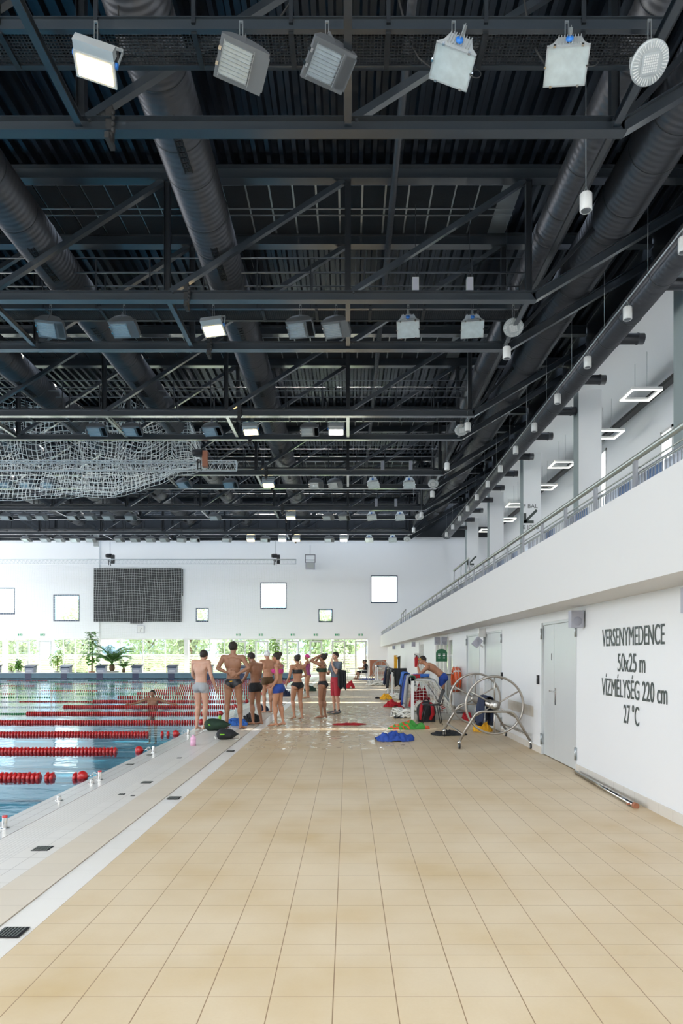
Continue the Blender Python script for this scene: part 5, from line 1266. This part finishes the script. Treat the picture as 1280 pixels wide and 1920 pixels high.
# black chair
t = thing('black_chair', 'black chair with thin metal legs beside the nearest goal', 'chair', (1.97, 16.1, 0))
mb = MB(); mb.sheet(lambda u, v: (-.21 + .42 * u, -.2 + .4 * v, .455 + .02 * (2 * u - 1) ** 2 + .012 * (2 * v - 1) ** 2), 8, 8); o = mb.build('seat', 'black', t); md = o.modifiers.new('t', 'SOLIDIFY'); md.thickness = .02
mb = MB(); mb.sheet(lambda u, v: (.2 + .11 * u + .02 * (2 * v - 1) ** 2 * -1, -.2 + .4 * v, .50 + .32 * u), 8, 8); o = mb.build('backrest', 'black', t); md = o.modifiers.new('t', 'SOLIDIFY'); md.thickness = .02
for x, y, dx in ((-.15, -.18, -.08), (-.15, .18, -.08), (.15, -.18, .08), (.15, .18, .08)): MB().tube([(x, y, .45), (x + dx, y, .0)], .011, 8).build('leg', 'black', t)
MB().tube([(.15, -.19, .45), (.23, -.19, .49), (.25, -.19, .6)], .011, 8).tube([(.15, .19, .45), (.23, .19, .49), (.25, .19, .6)], .011, 8).build('back_frame', 'black', t)
# backpack
t = thing('backpack', 'red and black backpack standing on the floor behind the black chair', 'backpack', (1.92, 16.75, 0))
mb = MB(); mb.ell((0, 0, .25), (.24, .16, .26), None, 20, 14); mb.v = [(x, y, max(.01, z)) for x, y, z in mb.v]; mb.bb((-.2, -.14, .01), (.2, .14, .3)); o = mb.build('body', 'blackcloth', t)
for x in (-.15, .14): MB().tube([(x - .06 * (x > 0), -.165, .06), (x, -.19, .2), (x * .95, -.16, .36), (x * .7, -.08, .47)], [.035, .045, .04, .03], 8).build('red_panel', 'redcloth', t)
MB().tube([(-.08, 0, .5), (0, 0, .56), (.08, 0, .5)], .015, 8).build('handle', 'blackcloth', t)
# white plastic chairs and table with the seated pair
def garden_chair(loc, rz, label):
    t = thing('garden_chair', label, 'chair', loc, rz, 'white plastic chairs at the far table')
    MB().bb((-.25, -.24, .40), (.25, .24, .44)).build('seat', 'white', t)
    mb = MB()
    for k in range(7): a = R(-60 + 20 * k); mb.bar((.24 * math.sin(a), -.24 * math.cos(a) * .5 - .12, .44), (.27 * math.sin(a), -.3 * math.cos(a) * .5 - .15, .84), .04, .02)
    mb.tube([(.27 * math.sin(R(a)), -.15 - .15 * math.cos(R(a)), .84) for a in range(-90, 91, 15)], .02, 6); mb.build('backrest', 'white', t)
    for s_ in (-1, 1):
        MB().bar((s_ * .27, -.15, .62), (s_ * .27, .2, .62), .05, .025).bar((s_ * .27, .2, .0), (s_ * .27, .18, .62), .03, .03).build('armrest', 'white', t)
        MB().bar((s_ * .24, -.22, .42), (s_ * .26, -.28, .0), .04, .04).build('leg', 'white', t)
    return t
t = thing('white_table', 'white plastic table at the far end of the deck', 'table', (.38, 45.6, 0)); MB().bb((-.5, -.4, .70), (.5, .4, .74)).build('table_top', 'white', t)
for x in (-.42, .42):
    for y in (-.32, .32): MB().bar((x, y, 0), (x, y, .7), .05, .05).build('leg', 'white', t)
garden_chair((1.08, 45.3, 0), R(90), 'white plastic chair under the nearer seated person')
garden_chair((1.0, 46.4, 0), R(90), 'white plastic chair under the seated person behind the table')
# ------------------------------------------------------------------ PEOPLE
BASE = dict(head=(0, .012, .935), neck=(0, -.01, .845), chest=(0, 0, .735), waist=(0, .0, .625), pelvis=(0, -.005, .535),
    sL=(-.108, -.005, .815), sR=(.108, -.005, .815), eL=(-.14, -.02, .64), eR=(.14, -.02, .64), wL=(-.145, .02, .49), wR=(.145, .02, .49),
    hL=(-.05, 0, .52), hR=(.05, 0, .52), kL=(-.055, .012, .285), kR=(.055, .012, .285), aL=(-.055, -.015, .045), aR=(.055, -.015, .045),
    tL=(-.065, .085, .014), tR=(.065, .085, .014))
def person_prims(J, H, fem, inf=0, arms=True, head=True, hands=True, belly=0, feet=True):
    mb = MB()
    def e(c, r, M_=None, n=16, m=10): mb.ell(c, [q * H + inf for q in r], M_, n, m)
    def cap(a, b, ra, rb, n=12):
        a, b = V(a), V(b); ra = ra * H + inf; rb = rb * H + inf
        mb.tube([a, b], [ra, rb], n); mb.ell(a, (ra,) * 3, None, 12, 8); mb.ell(b, (rb,) * 3, None, 12, 8)
    up = (J['neck'] - J['pelvis']).normalized(); sd = (J['sR'] - J['sL']).normalized(); sd = (sd - up * sd.dot(up)).normalized(); fw = up.cross(sd).normalized()
    hs = (J['hR'] - J['hL']).normalized()
    MT = Matrix((sd, fw, up)).transposed()
    upp = (J['waist'] - J['pelvis']).normalized(); hs2 = (hs - upp * hs.dot(upp)).normalized(); MP = Matrix((hs2, upp.cross(hs2), upp)).transposed()
    upc = (J['neck'] - J['chest']).normalized(); sc = (sd - upc * sd.dot(upc)).normalized(); MC = Matrix((sc, upc.cross(sc), upc)).transposed()
    f = .9 if fem else 1.0
    e(J['chest'], (.094 * f, .062 + belly * .3, .100), MC); e(J['chest'] + MC @ V((0, 0, .05)) * H, (.098 * f, .055, .05), MC)
    e(J['waist'], (.076 * (.86 if fem else 1) + belly * .6, .053 + belly, .105), MT)
    e((J['chest'] + J['waist']) / 2, (.080 * f + belly * .5, .056 + belly * .8, .09), MT)
    e(J['pelvis'], (.086 + (.006 if fem else 0) + belly * .4, .060 + belly * .5, .066), MP)
    e((J['pelvis'] + J['waist']) / 2, (.078 + belly * .5, .054 + belly * .7, .07), MT)
    for q, s_ in (('h' + 'L', -1), ('hR', 1)): e(J[q] + MP @ V((s_ * -.004, -.028, -.012)) * H, (.047, .045, .052), MP)
    cap(J['sL'] + up * 0, J['sR'], .034, .034)
    cap(J['neck'] - upc * .03 * H + V((0, 0, 0)), J['neck'] + (J['head'] - J['neck']) * .55, .034 if not fem else .028, .031 if not fem else .026)
    for s_ in (-1, 1): cap(J['neck'] + MC @ V((s_ * .02, -.005, -.005)) * H, J['chest'] + MC @ V((s_ * .075, -.012, .066)) * H, .024, .026)
    if fem:
        for s_ in (-1, 1): e(J['chest'] + MC @ V((s_ * .042, .052, .012)) * H, (.036, .030, .036), MC)
    else:
        for s_ in (-1, 1):
            e(J['chest'] + MC @ V((s_ * .045, .036, .035)) * H, (.048, .026, .038), MC)
            e(J['chest'] + MC @ V((s_ * .055, -.034, .02)) * H, (.042, .026, .06), MC)
    for s_ in 'LR':
        k = 1.06 if fem else 1
        d = J['k' + s_] - J['h' + s_]
        cap(J['h' + s_], J['h' + s_] + d * .5, .050 * k, .043 * k); cap(J['h' + s_] + d * .5, J['k' + s_], .043 * k, .031)
        c = J['a' + s_] - J['k' + s_]; cap(J['k' + s_], J['k' + s_] + c * .3, .031, .031); cap(J['k' + s_] + c * .3, J['a' + s_], .030, .017)
        fd = (J['t' + s_] - J['a' + s_]); fh = V((fd.x, fd.y, 0)); fh = fh.normalized() if fh.length > 1e-4 else V((0, 1, 0))
        e(J['k' + s_] + c * .28 - fh * .012 * H, (.029, .030, .062))
        if feet:
            cap(J['a' + s_], J['a' + s_] - fh * .018 * H + V((0, 0, -.022 * H)), .018, .017)
            cap(J['a' + s_] + V((0, 0, -.012 * H)), J['t' + s_] - fh * .02 * H, .018, .014)
            cr = V((-fh.y, fh.x, 0))
            for i in range(5): cap(J['t' + s_] - fh * .02 * H + cr * (i - 2) * .009 * H, J['t' + s_] + fh * (.016 - .003 * abs(i - 1.5)) * H + cr * (i - 2) * .010 * H + V((0, 0, -.003 * H)), .009, .0065, 8)
    if arms:
        for s_ in 'LR':
            sgn = -1 if s_ == 'L' else 1
            S_, E_, W_ = J['s' + s_], J['e' + s_], J['w' + s_]
            e(S_, (.035 * f, .035 * f, .036 * f)); cap(S_, S_ + (E_ - S_) * .5, .031 * f, .027 * f); cap(S_ + (E_ - S_) * .5, E_, .027 * f, .021 * f)
            cap(E_, E_ + (W_ - E_) * .3, .021 * f, .023 * f); cap(E_ + (W_ - E_) * .3, W_, .023 * f, .0135 * f)
            if hands:
                hd = (J.get('hd' + s_) or (W_ - E_)).normalized(); pn = J.get('pn' + s_) or V((sgn, 0, 0)); side = hd.cross(pn); side = side.normalized() if side.length > .05 else hd.orthogonal().normalized(); nn = side.cross(hd)
                pm = Matrix((side, nn, hd)).transposed(); e(W_ + hd * .030 * H, (.023, .011, .032), pm)
                for i in range(4):
                    b = W_ + (hd * .052 + side * (i - 1.5) * .0115) * H; L = (.036, .042, .040, .031)[i]
                    m_ = b + (hd * L * .55 + side * (i - 1.5) * .002 - nn * .004) * H; cap(b, m_, .0058, .0052, 8); cap(m_, m_ + (hd * L * .5 - nn * .010) * H, .0052, .0044, 8)
                sg = -1 if (side.dot(V((0, 1, 0))) < 0) else 1
                b = W_ + (hd * .012 + side * sg * .016) * H; m_ = b + (hd * .022 + side * sg * .016) * H; cap(b, m_, .008, .0065, 8); cap(m_, m_ + (hd * .022 + side * sg * .004) * H, .006, .005, 8)
    if head:
        c = J['head']; fd = (J.get('face') or V((0, 1, 0))).normalized(); hu = (J.get('hup') or V((0, 0, 1))); rt = fd.cross(hu).normalized(); hu = rt.cross(fd); MH = Matrix((rt, fd, hu)).transposed()
        def h(x, y, z): return c + MH @ V((x, y, z)) * H
        e(h(0, -.006, .012), (.043, .054, .050), MH); e(h(0, .012, -.018), (.034, .036, .044), MH); e(h(0, .024, -.046), (.020, .018, .016), MH)
        cap(h(0, .046, .004), h(0, .058, -.016), .005, .0085, 8); e(h(0, .047, -.032), (.013, .008, .004), MH); e(h(0, .047, -.040), (.012, .008, .004), MH)
        for s_ in (-1, 1):
            e(h(s_ * .0435, -.004, -.006), (.005, .011, .017), MH); e(h(s_ * .017, .042, .014), (.014, .008, .005), MH); e(h(s_ * .024, .033, -.016), (.014, .012, .014), MH)
    return mb
def finish_mesh(mb, name, m, parent, vox, smooth=3):
    me = bpy.data.meshes.new(name); me.from_pydata(mb.v, [], mb.f)
    o = bpy.data.objects.new(name, me); C.objects.link(o)
    r = o.modifiers.new('r', 'REMESH'); r.mode = 'VOXEL'; r.voxel_size = vox; r.use_smooth_shade = True
    s = o.modifiers.new('s', 'SMOOTH'); s.factor = .5; s.iterations = smooth
    bpy.context.view_layer.update(); me2 = bpy.data.meshes.new_from_object(o.evaluated_get(bpy.context.evaluated_depsgraph_get()))
    o.modifiers.clear(); o.data = me2; me2.name = name; me2.materials.clear(); me2.materials.append(M[m] if isinstance(m, str) else m)
    for p_ in me2.polygons: p_.use_smooth = True
    if parent: o.parent = parent
    return o
def cut(o, planes):   # keep the side the normal points to
    bm = bmesh.new(); bm.from_mesh(o.data)
    for co, no in planes: bmesh.ops.bisect_plane(bm, geom=bm.verts[:] + bm.edges[:] + bm.faces[:], plane_co=co, plane_no=no, clear_inner=True)
    bm.to_mesh(o.data); bm.free()
    md = o.modifiers.new('t', 'SOLIDIFY'); md.thickness = .004; md.offset = 1
    return o
def person(label, loc, th, H, pose, fem=False, skin='skin', wear=(), hair='short', belly=0, vox=.009, shoes=None, cap=None, glasses=False):
    t = thing('person', label, 'person', loc, R(th))
    J = {k: V(v) * H for k, v in BASE.items()}
    for k, v in pose.items():
        J[k] = V(v) * H if k[:2] not in ('hd', 'pn') and k not in ('face', 'hup') else V(v)
    body = finish_mesh(person_prims(J, H, fem, 0, belly=belly), 'body', skin, t, vox)
    up = (J['waist'] - J['pelvis']).normalized()
    pel = J['pelvis']; neck = J['neck']; sp = (J['neck'] - J['pelvis']).normalized(); sdv = (J['hR'] - J['hL']).normalized()
    for nm, m_, kind in wear:
        if kind in ('briefs', 'trunks', 'shorts'):
            inf = .006 if kind != 'shorts' else .022
            mb = person_prims(J, H, fem, inf, arms=False, head=False, belly=belly, feet=False)
            o = finish_mesh(mb, nm, m_, t, vox if kind != 'shorts' else vox * 1.4)
            pl = [(pel + up * (.038 if kind != 'shorts' else .06) * H, -up)]
            if kind == 'briefs': pl += [(pel - up * .072 * H, (up - sdv * .62)), (pel - up * .072 * H, (up + sdv * .62))]
            elif kind == 'trunks': pl += [(pel - up * .085 * H, up)]
            else: pl += [(V((0, 0, .295 * H)), V((0, 0, 1)))]
            cut(o, pl)
        elif kind in ('shirt', 'suit', 'band'):
            mb = person_prims(J, H, fem, .016 if kind == 'shirt' else .005, arms=(kind == 'shirt'), head=False, hands=False, belly=belly, feet=False)
            o = finish_mesh(mb, nm, m_, t, vox)
            if kind == 'shirt': 
                pl = [(neck + sp * .0 * H, -sp), (pel - up * .02 * H, up)]
                cut(o, pl)
                bm = bmesh.new(); bm.from_mesh(o.data); dl = []
                for v in bm.verts:
                    for s_ in 'LR':
                        S_, E_, W_ = J['s' + s_], J['e' + s_], J['w' + s_]
                        a = v.co; w1 = (a - E_).length; w2 = (a - W_).length; s1 = (a - S_).length
                        ax = (W_ - E_); tt = max(0, min(1, (a - E_).dot(ax) / ax.length_squared)); dd = (a - (E_ + ax * tt)).length
                        if (dd < .055 * H and s1 > .11 * H) : dl.append(v); break
                bmesh.ops.delete(bm, geom=dl, context='VERTS'); bm.to_mesh(o.data); bm.free()
            elif kind == 'suit': cut(o, [(J['chest'] + sp * .055 * H, -sp), (pel - up * .072 * H, (up - sdv * .7)), (pel - up * .072 * H, (up + sdv * .7))])
            else: cut(o, [(J['chest'] + sp * .035 * H, -sp), (J['chest'] - sp * .022 * H, sp)])
            if kind in ('suit', 'band'):
                mb = MB()
                for s_ in (-1, 1):
                    fwv = sp.cross(sdv).normalized(); c0 = J['chest']
                    mb.tube([c0 + sdv * s_ * .045 * H + fwv * .062 * H + sp * .04 * H, c0 + sdv * s_ * .05 * H + fwv * .03 * H + sp * .105 * H, c0 + sdv * s_ * .04 * H - fwv * .045 * H + sp * .08 * H, c0 - fwv * .06 * H + sp * .02 * H], .007, 5)
                mb.build('strap', m_, o)
    c = J['head']; fd = (J.get('face') or V((0, 1, 0))).normalized(); hu = (J.get('hup') or V((0, 0, 1))); rt = fd.cross(hu).normalized(); hu = rt.cross(fd); MH = Matrix((rt, fd, hu)).transposed()
    def h(x, y, z): return c + MH @ V((x, y, z)) * H
    if cap:
        mb = MB(); mb.ell(h(0, -.007, .014), (.0465 * H, .058 * H, .053 * H), MH, 24, 16); o = mb.build('swim_cap', cap, t); cut(o, [(h(0, .03, .012), MH @ V((0, -.45, 1)))])
    elif hair:
        mb = MB(); mb.ell(h(0, -.010, .014), (.047 * H, .056 * H, .053 * H), MH, 24, 16)
        mb.v = [tuple(V(v) + (V(v) - h(0, -.01, .01)) * .07 * noise.noise(V(v) * 45)) for v in mb.v]
        o = mb.build('hair', 'hair', t); cut(o, [(h(0, .022, .012), MH @ V((0, -1.05, 1)))])
        if hair == 'bun':
            MB().ell(h(0, -.055, .045), (.03 * H,) * 3, None, 14, 10).build('hair_bun', 'hair', t)
    mb = MB()
    for s_ in (-1, 1): mb.ell(h(s_ * .017, .0415, .002), (.0075 * H, .0045 * H, .0042 * H), MH, 8, 6)
    mb.build('eyes', 'black', t)
    if glasses:
        mb = MB()
        for s_ in (-1, 1): mb.torus(V((0, 0, 0)), .013 * H, .002 * H, 'Y', 14, 5)
        mb = MB()
        for s_ in (-1, 1): mb.ell(h(s_ * .019, .044, .020), (.015 * H, .006 * H, .010 * H), MH, 12, 8)
        mb.build('goggles', 'yellowcloth' if glasses == 'y' else 'bluecap', t)
        mb = MB(); mb.tube([h(.046 * math.sin(a), -.006 + .058 * math.cos(a), .022) for a in [2 * PI * i / 20 for i in range(21)]], .003 * H, 5); mb.build('goggle_strap', 'black', t)
    if shoes:
        for s_ in 'LR':
            a, b = J['a' + s_], J['t' + s_]; fh = (b - a); fh.z = 0; fh.normalize(); mb = MB()
            q = (a + b) / 2; rz = Matrix.Rotation(math.atan2(-fh.x, fh.y), 3, 'Z')
            mb.ell((q.x, q.y, .035), (.045, .145, .045), rz, 16, 10); mb.ell((a.x - fh.x * .01, a.y - fh.y * .01, .06), (.042, .05, .05), rz, 14, 10); mb.v = [(x, y, max(.004, z)) for x, y, z in mb.v]
            mb.build('shoe', shoes, t)
            MB().tube([(a.x, a.y, .09), (a.x, a.y, .125)], .033, 12).build('sock', 'blackcloth', t)
    return t, J
# 1 near man seen from behind, arms behind his back
t, J = person('tall man in black swim briefs with hands joined behind his back', (-2.53, 15.06, 0), 2, 1.93,
    dict(eL=(-.165, -.075, .695), wL=(-.055, -.085, .648), eR=(.185, -.075, .70), wR=(.065, -.085, .635), hdL=(1, .05, .08), hdR=(-1, .05, -.25), pnL=(0, 1, 0), pnR=(0, 1, 0),
         kL=(-.068, .01, .285), kR=(.075, .01, .285), aL=(-.072, -.015, .045), aR=(.088, -.015, .045), tL=(-.085, .08, .014), tR=(.12, .075, .014), face=(.25, 1, .05)),
    skin='skin2', wear=[('swim_briefs', 'black', 'briefs')], vox=.0085)
MB().tube([(-.06, -.135, 1.055), (.0, -.14, 1.06)], .010, 6).build('print', 'yellowcloth', t)
# ghostly man at the left edge of the group
person('dark haired man in grey shorts with bowed head at the pool edge', (-3.2, 14.9, 0), -25, 1.80,
    dict(head=(.0, .055, .90), neck=(0, .025, .835), eL=(-.15, .03, .66), wL=(-.12, .13, .56), eR=(.15, .0, .65), wR=(.15, .08, .52), face=(0, 1, -.5), hup=(0, .5, 1)), skin='skin3', wear=[('grey_shorts', 'greycloth', 'trunks')])
# man looking down
person('dark haired man in black trunks looking down, right behind the near man', (-2.17, 15.98, 0), 55, 1.72,
    dict(head=(0, .075, .915), neck=(0, .03, .85), chest=(0, .0, .74), eL=(-.13, .05, .66), wL=(-.08, .15, .60), eR=(.13, .03, .65), wR=(.10, .14, .58), face=(0, 1, -.55), hup=(0, .5, 1), kR=(.06, .0, .285), aR=(.07, -.05, .045), tR=(.08, .045, .014)),
    skin='skin2', wear=[('swim_trunks', 'blackcloth', 'trunks')])
# white cap
person('broad man in brown trunks and white patterned swim cap, seen from behind', (-2.27, 19.3, 0), 28, 1.76,
    dict(eL=(-.135, .04, .66), wL=(-.07, .13, .58), eR=(.135, .03, .65), wR=(.08, .13, .57), head=(0, .03, .93)), skin='skin', wear=[('swim_trunks', mat('brown trunks', (.09, .045, .015), .8), 'trunks')], cap='whitefloat', belly=.008)
# pink top woman
person('slim swimmer in pink top and blue trunks walking to the left', (-1.60, 15.7, 0), 78, 1.70,
    dict(head=(0, .03, .93), eL=(-.12, -.03, .65), wL=(-.12, .05, .52), eR=(.12, .02, .65), wR=(.1, .12, .56), kL=(-.045, .035, .285), aL=(-.045, .02, .045), tL=(-.05, .12, .014), kR=(.045, -.01, .285), aR=(.045, -.06, .05), tR=(.05, .03, .014)),
    fem=True, skin='skin', wear=[('pink_top', 'pink', 'band'), ('blue_trunks', 'bluecloth', 'trunks')], hair='bun')
# woman in black suit
person('woman in black bikini with crossed straps walking away between the swimmers', (-1.28, 17.3, 0), 35, 1.64,
    dict(eL=(-.15, -.01, .66), wL=(-.13, .10, .56), eR=(.17, .02, .68), wR=(.17, .13, .66), kL=(-.05, .06, .29), aL=(-.05, -.0, .06), tL=(-.05, .095, .014), kR=(.05, .0, .285), aR=(.05, -.06, .05), tR=(.055, .03, .014)),
    fem=True, skin='skin', wear=[('bikini_top', 'black', 'band'), ('bikini_bottom', 'blackcloth', 'briefs')], hair='bun')
# pink cap
person('girl in pink swim cap and purple patterned swimsuit, farthest of the group', (-1.53, 25.8, 0), 80, 1.66,
    dict(eR=(.13, .07, .68), wR=(.06, .16, .76), eL=(-.12, .06, .67), wL=(-.06, .15, .70), hdR=(0, .3, 1)), fem=True, skin='skin', wear=[('swimsuit', mat('purple pattern', (.32, .07, .20), .7, var=.8, vscale=14), 'suit')], cap='pink')
# woman with hands on head
person('woman in dark bikini with both hands raised to her head', (-.655, 17.6, 0), 72, 1.68,
    dict(eL=(-.14, .14, .885), wL=(-.045, .035, .965), eR=(.12, .17, .85), wR=(.04, .06, .96), sL=(-.10, .01, .83), sR=(.10, .01, .83), hdL=(.8, -.5, .2), hdR=(-.8, -.5, .2), pnL=(0, 0, 1), pnR=(0, 0, 1), head=(0, -.005, .93),
         kL=(-.045, .02, .285), kR=(.045, .0, .285), aL=(-.045, .0, .045), aR=(.045, -.03, .045), tL=(-.05, .10, .014), tR=(.05, .07, .014)),
    fem=True, skin='skin2', wear=[('bikini_top', 'greencloth', 'band'), ('bikini_bottom', 'blackcloth', 'briefs')], hair='bun')
# man in red shorts
person('man in grey t-shirt, red shorts and grey shoes with one hand at his chin', (-.335, 19.0, 0), 122, 1.72,
    dict(eL=(-.13, .07, .66), wL=(-.03, .09, .80), hdL=(.1, .1, 1), pnL=(0, 1, 0), eR=(.14, .06, .64), wR=(.04, .15, .67), hdR=(-1, .4, .1), pnR=(0, 0, 1), face=(-.15, 1, 0), tL=(-.08, .10, .03), tR=(.08, .10, .03), aL=(-.07, -.015, .05), aR=(.07, -.015, .05)),
    skin='skin3', wear=[('t_shirt', mat('slate t-shirt', (.13, .155, .19), .85, var=.15), 'shirt'), ('red_shorts', mat('red shorts', (.42, .02, .035), .75, var=.15), 'shorts')], belly=.016, shoes='greyhouse')
drape('black_jacket', 'black jacket hanging over the forearm of the man in red shorts', (-.27, 18.70, 1.18), (-.05, 18.72, 1.14), .52, .1, 'blackcloth', 24, (0, -1, 0))
# leaning man
t, J = person('man in blue swim briefs with raised goggles leaning on the nearest goal', (2.6, 19.1, 0), 82, 1.88,
    dict(pelvis=(0, -.03, .545), waist=(0, .045, .62), chest=(0, .135, .68), neck=(0, .225, .725), head=(0, .275, .79), sL=(-.10, .20, .69), sR=(.10, .20, .69),
         eL=(-.09, .31, .575), wL=(-.02, .34, .70), eR=(.10, .30, .575), wR=(-.03, .36, .58), hdL=(.1, -.2, 1), pnL=(0, 1, .0), hdR=(-1, .1, 0), pnR=(0, 0, 1), hL=(-.05, -.03, .52), hR=(.05, -.03, .52),
         face=(-.75, 1, -.05), kL=(-.055, .0, .285), kR=(.06, .02, .285), aL=(-.055, -.03, .045), aR=(.06, -.03, .045)),
    skin='skin', wear=[('swim_briefs', 'bluecloth', 'trunks')], glasses='y', vox=.0085)
# seated pair
SIT = dict(pelvis=(0, -.05, .30), waist=(0, -.07, .38), chest=(0, -.075, .49), neck=(0, -.065, .605), head=(0, -.04, .69), sL=(-.105, -.07, .575), sR=(.105, -.07, .575), hL=(-.05, -.05, .285), hR=(.05, -.05, .285),
    kL=(-.07, .19, .29), kR=(.07, .20, .29), aL=(-.07, .22, .05), aR=(.07, .30, .05), tL=(-.07, .31, .014), tR=(.07, .39, .014), eL=(-.14, .0, .43), wL=(-.12, .12, .42), eR=(.14, .0, .43), wR=(.12, .12, .42))
person('person in dark t-shirt seated on a white plastic chair by the far table', (1.08, 45.3, 0), 85, 1.75, SIT, skin='skin2', wear=[('t_shirt', 'blackcloth', 'shirt'), ('black_shorts', 'blackcloth', 'trunks')], vox=.014)
person('bare chested person seated at the white table, left of the person in dark t-shirt', (1.0, 46.4, 0), 90, 1.72, SIT, skin='skin2', wear=[('black_shorts', 'blackcloth', 'trunks')], vox=.014)
# swimmer
person('swimmer standing chest deep in the pool with arms spread on the water', (-6.35, 22.2, -1.25), 185, 1.75,
    dict(sL=(-.12, 0, .82), sR=(.12, 0, .82), eL=(-.27, .03, .76), wL=(-.40, .08, .735), eR=(.27, .03, .76), wR=(.40, .08, .735)), skin='skin2', wear=[('swim_briefs', 'black', 'briefs')], vox=.012)
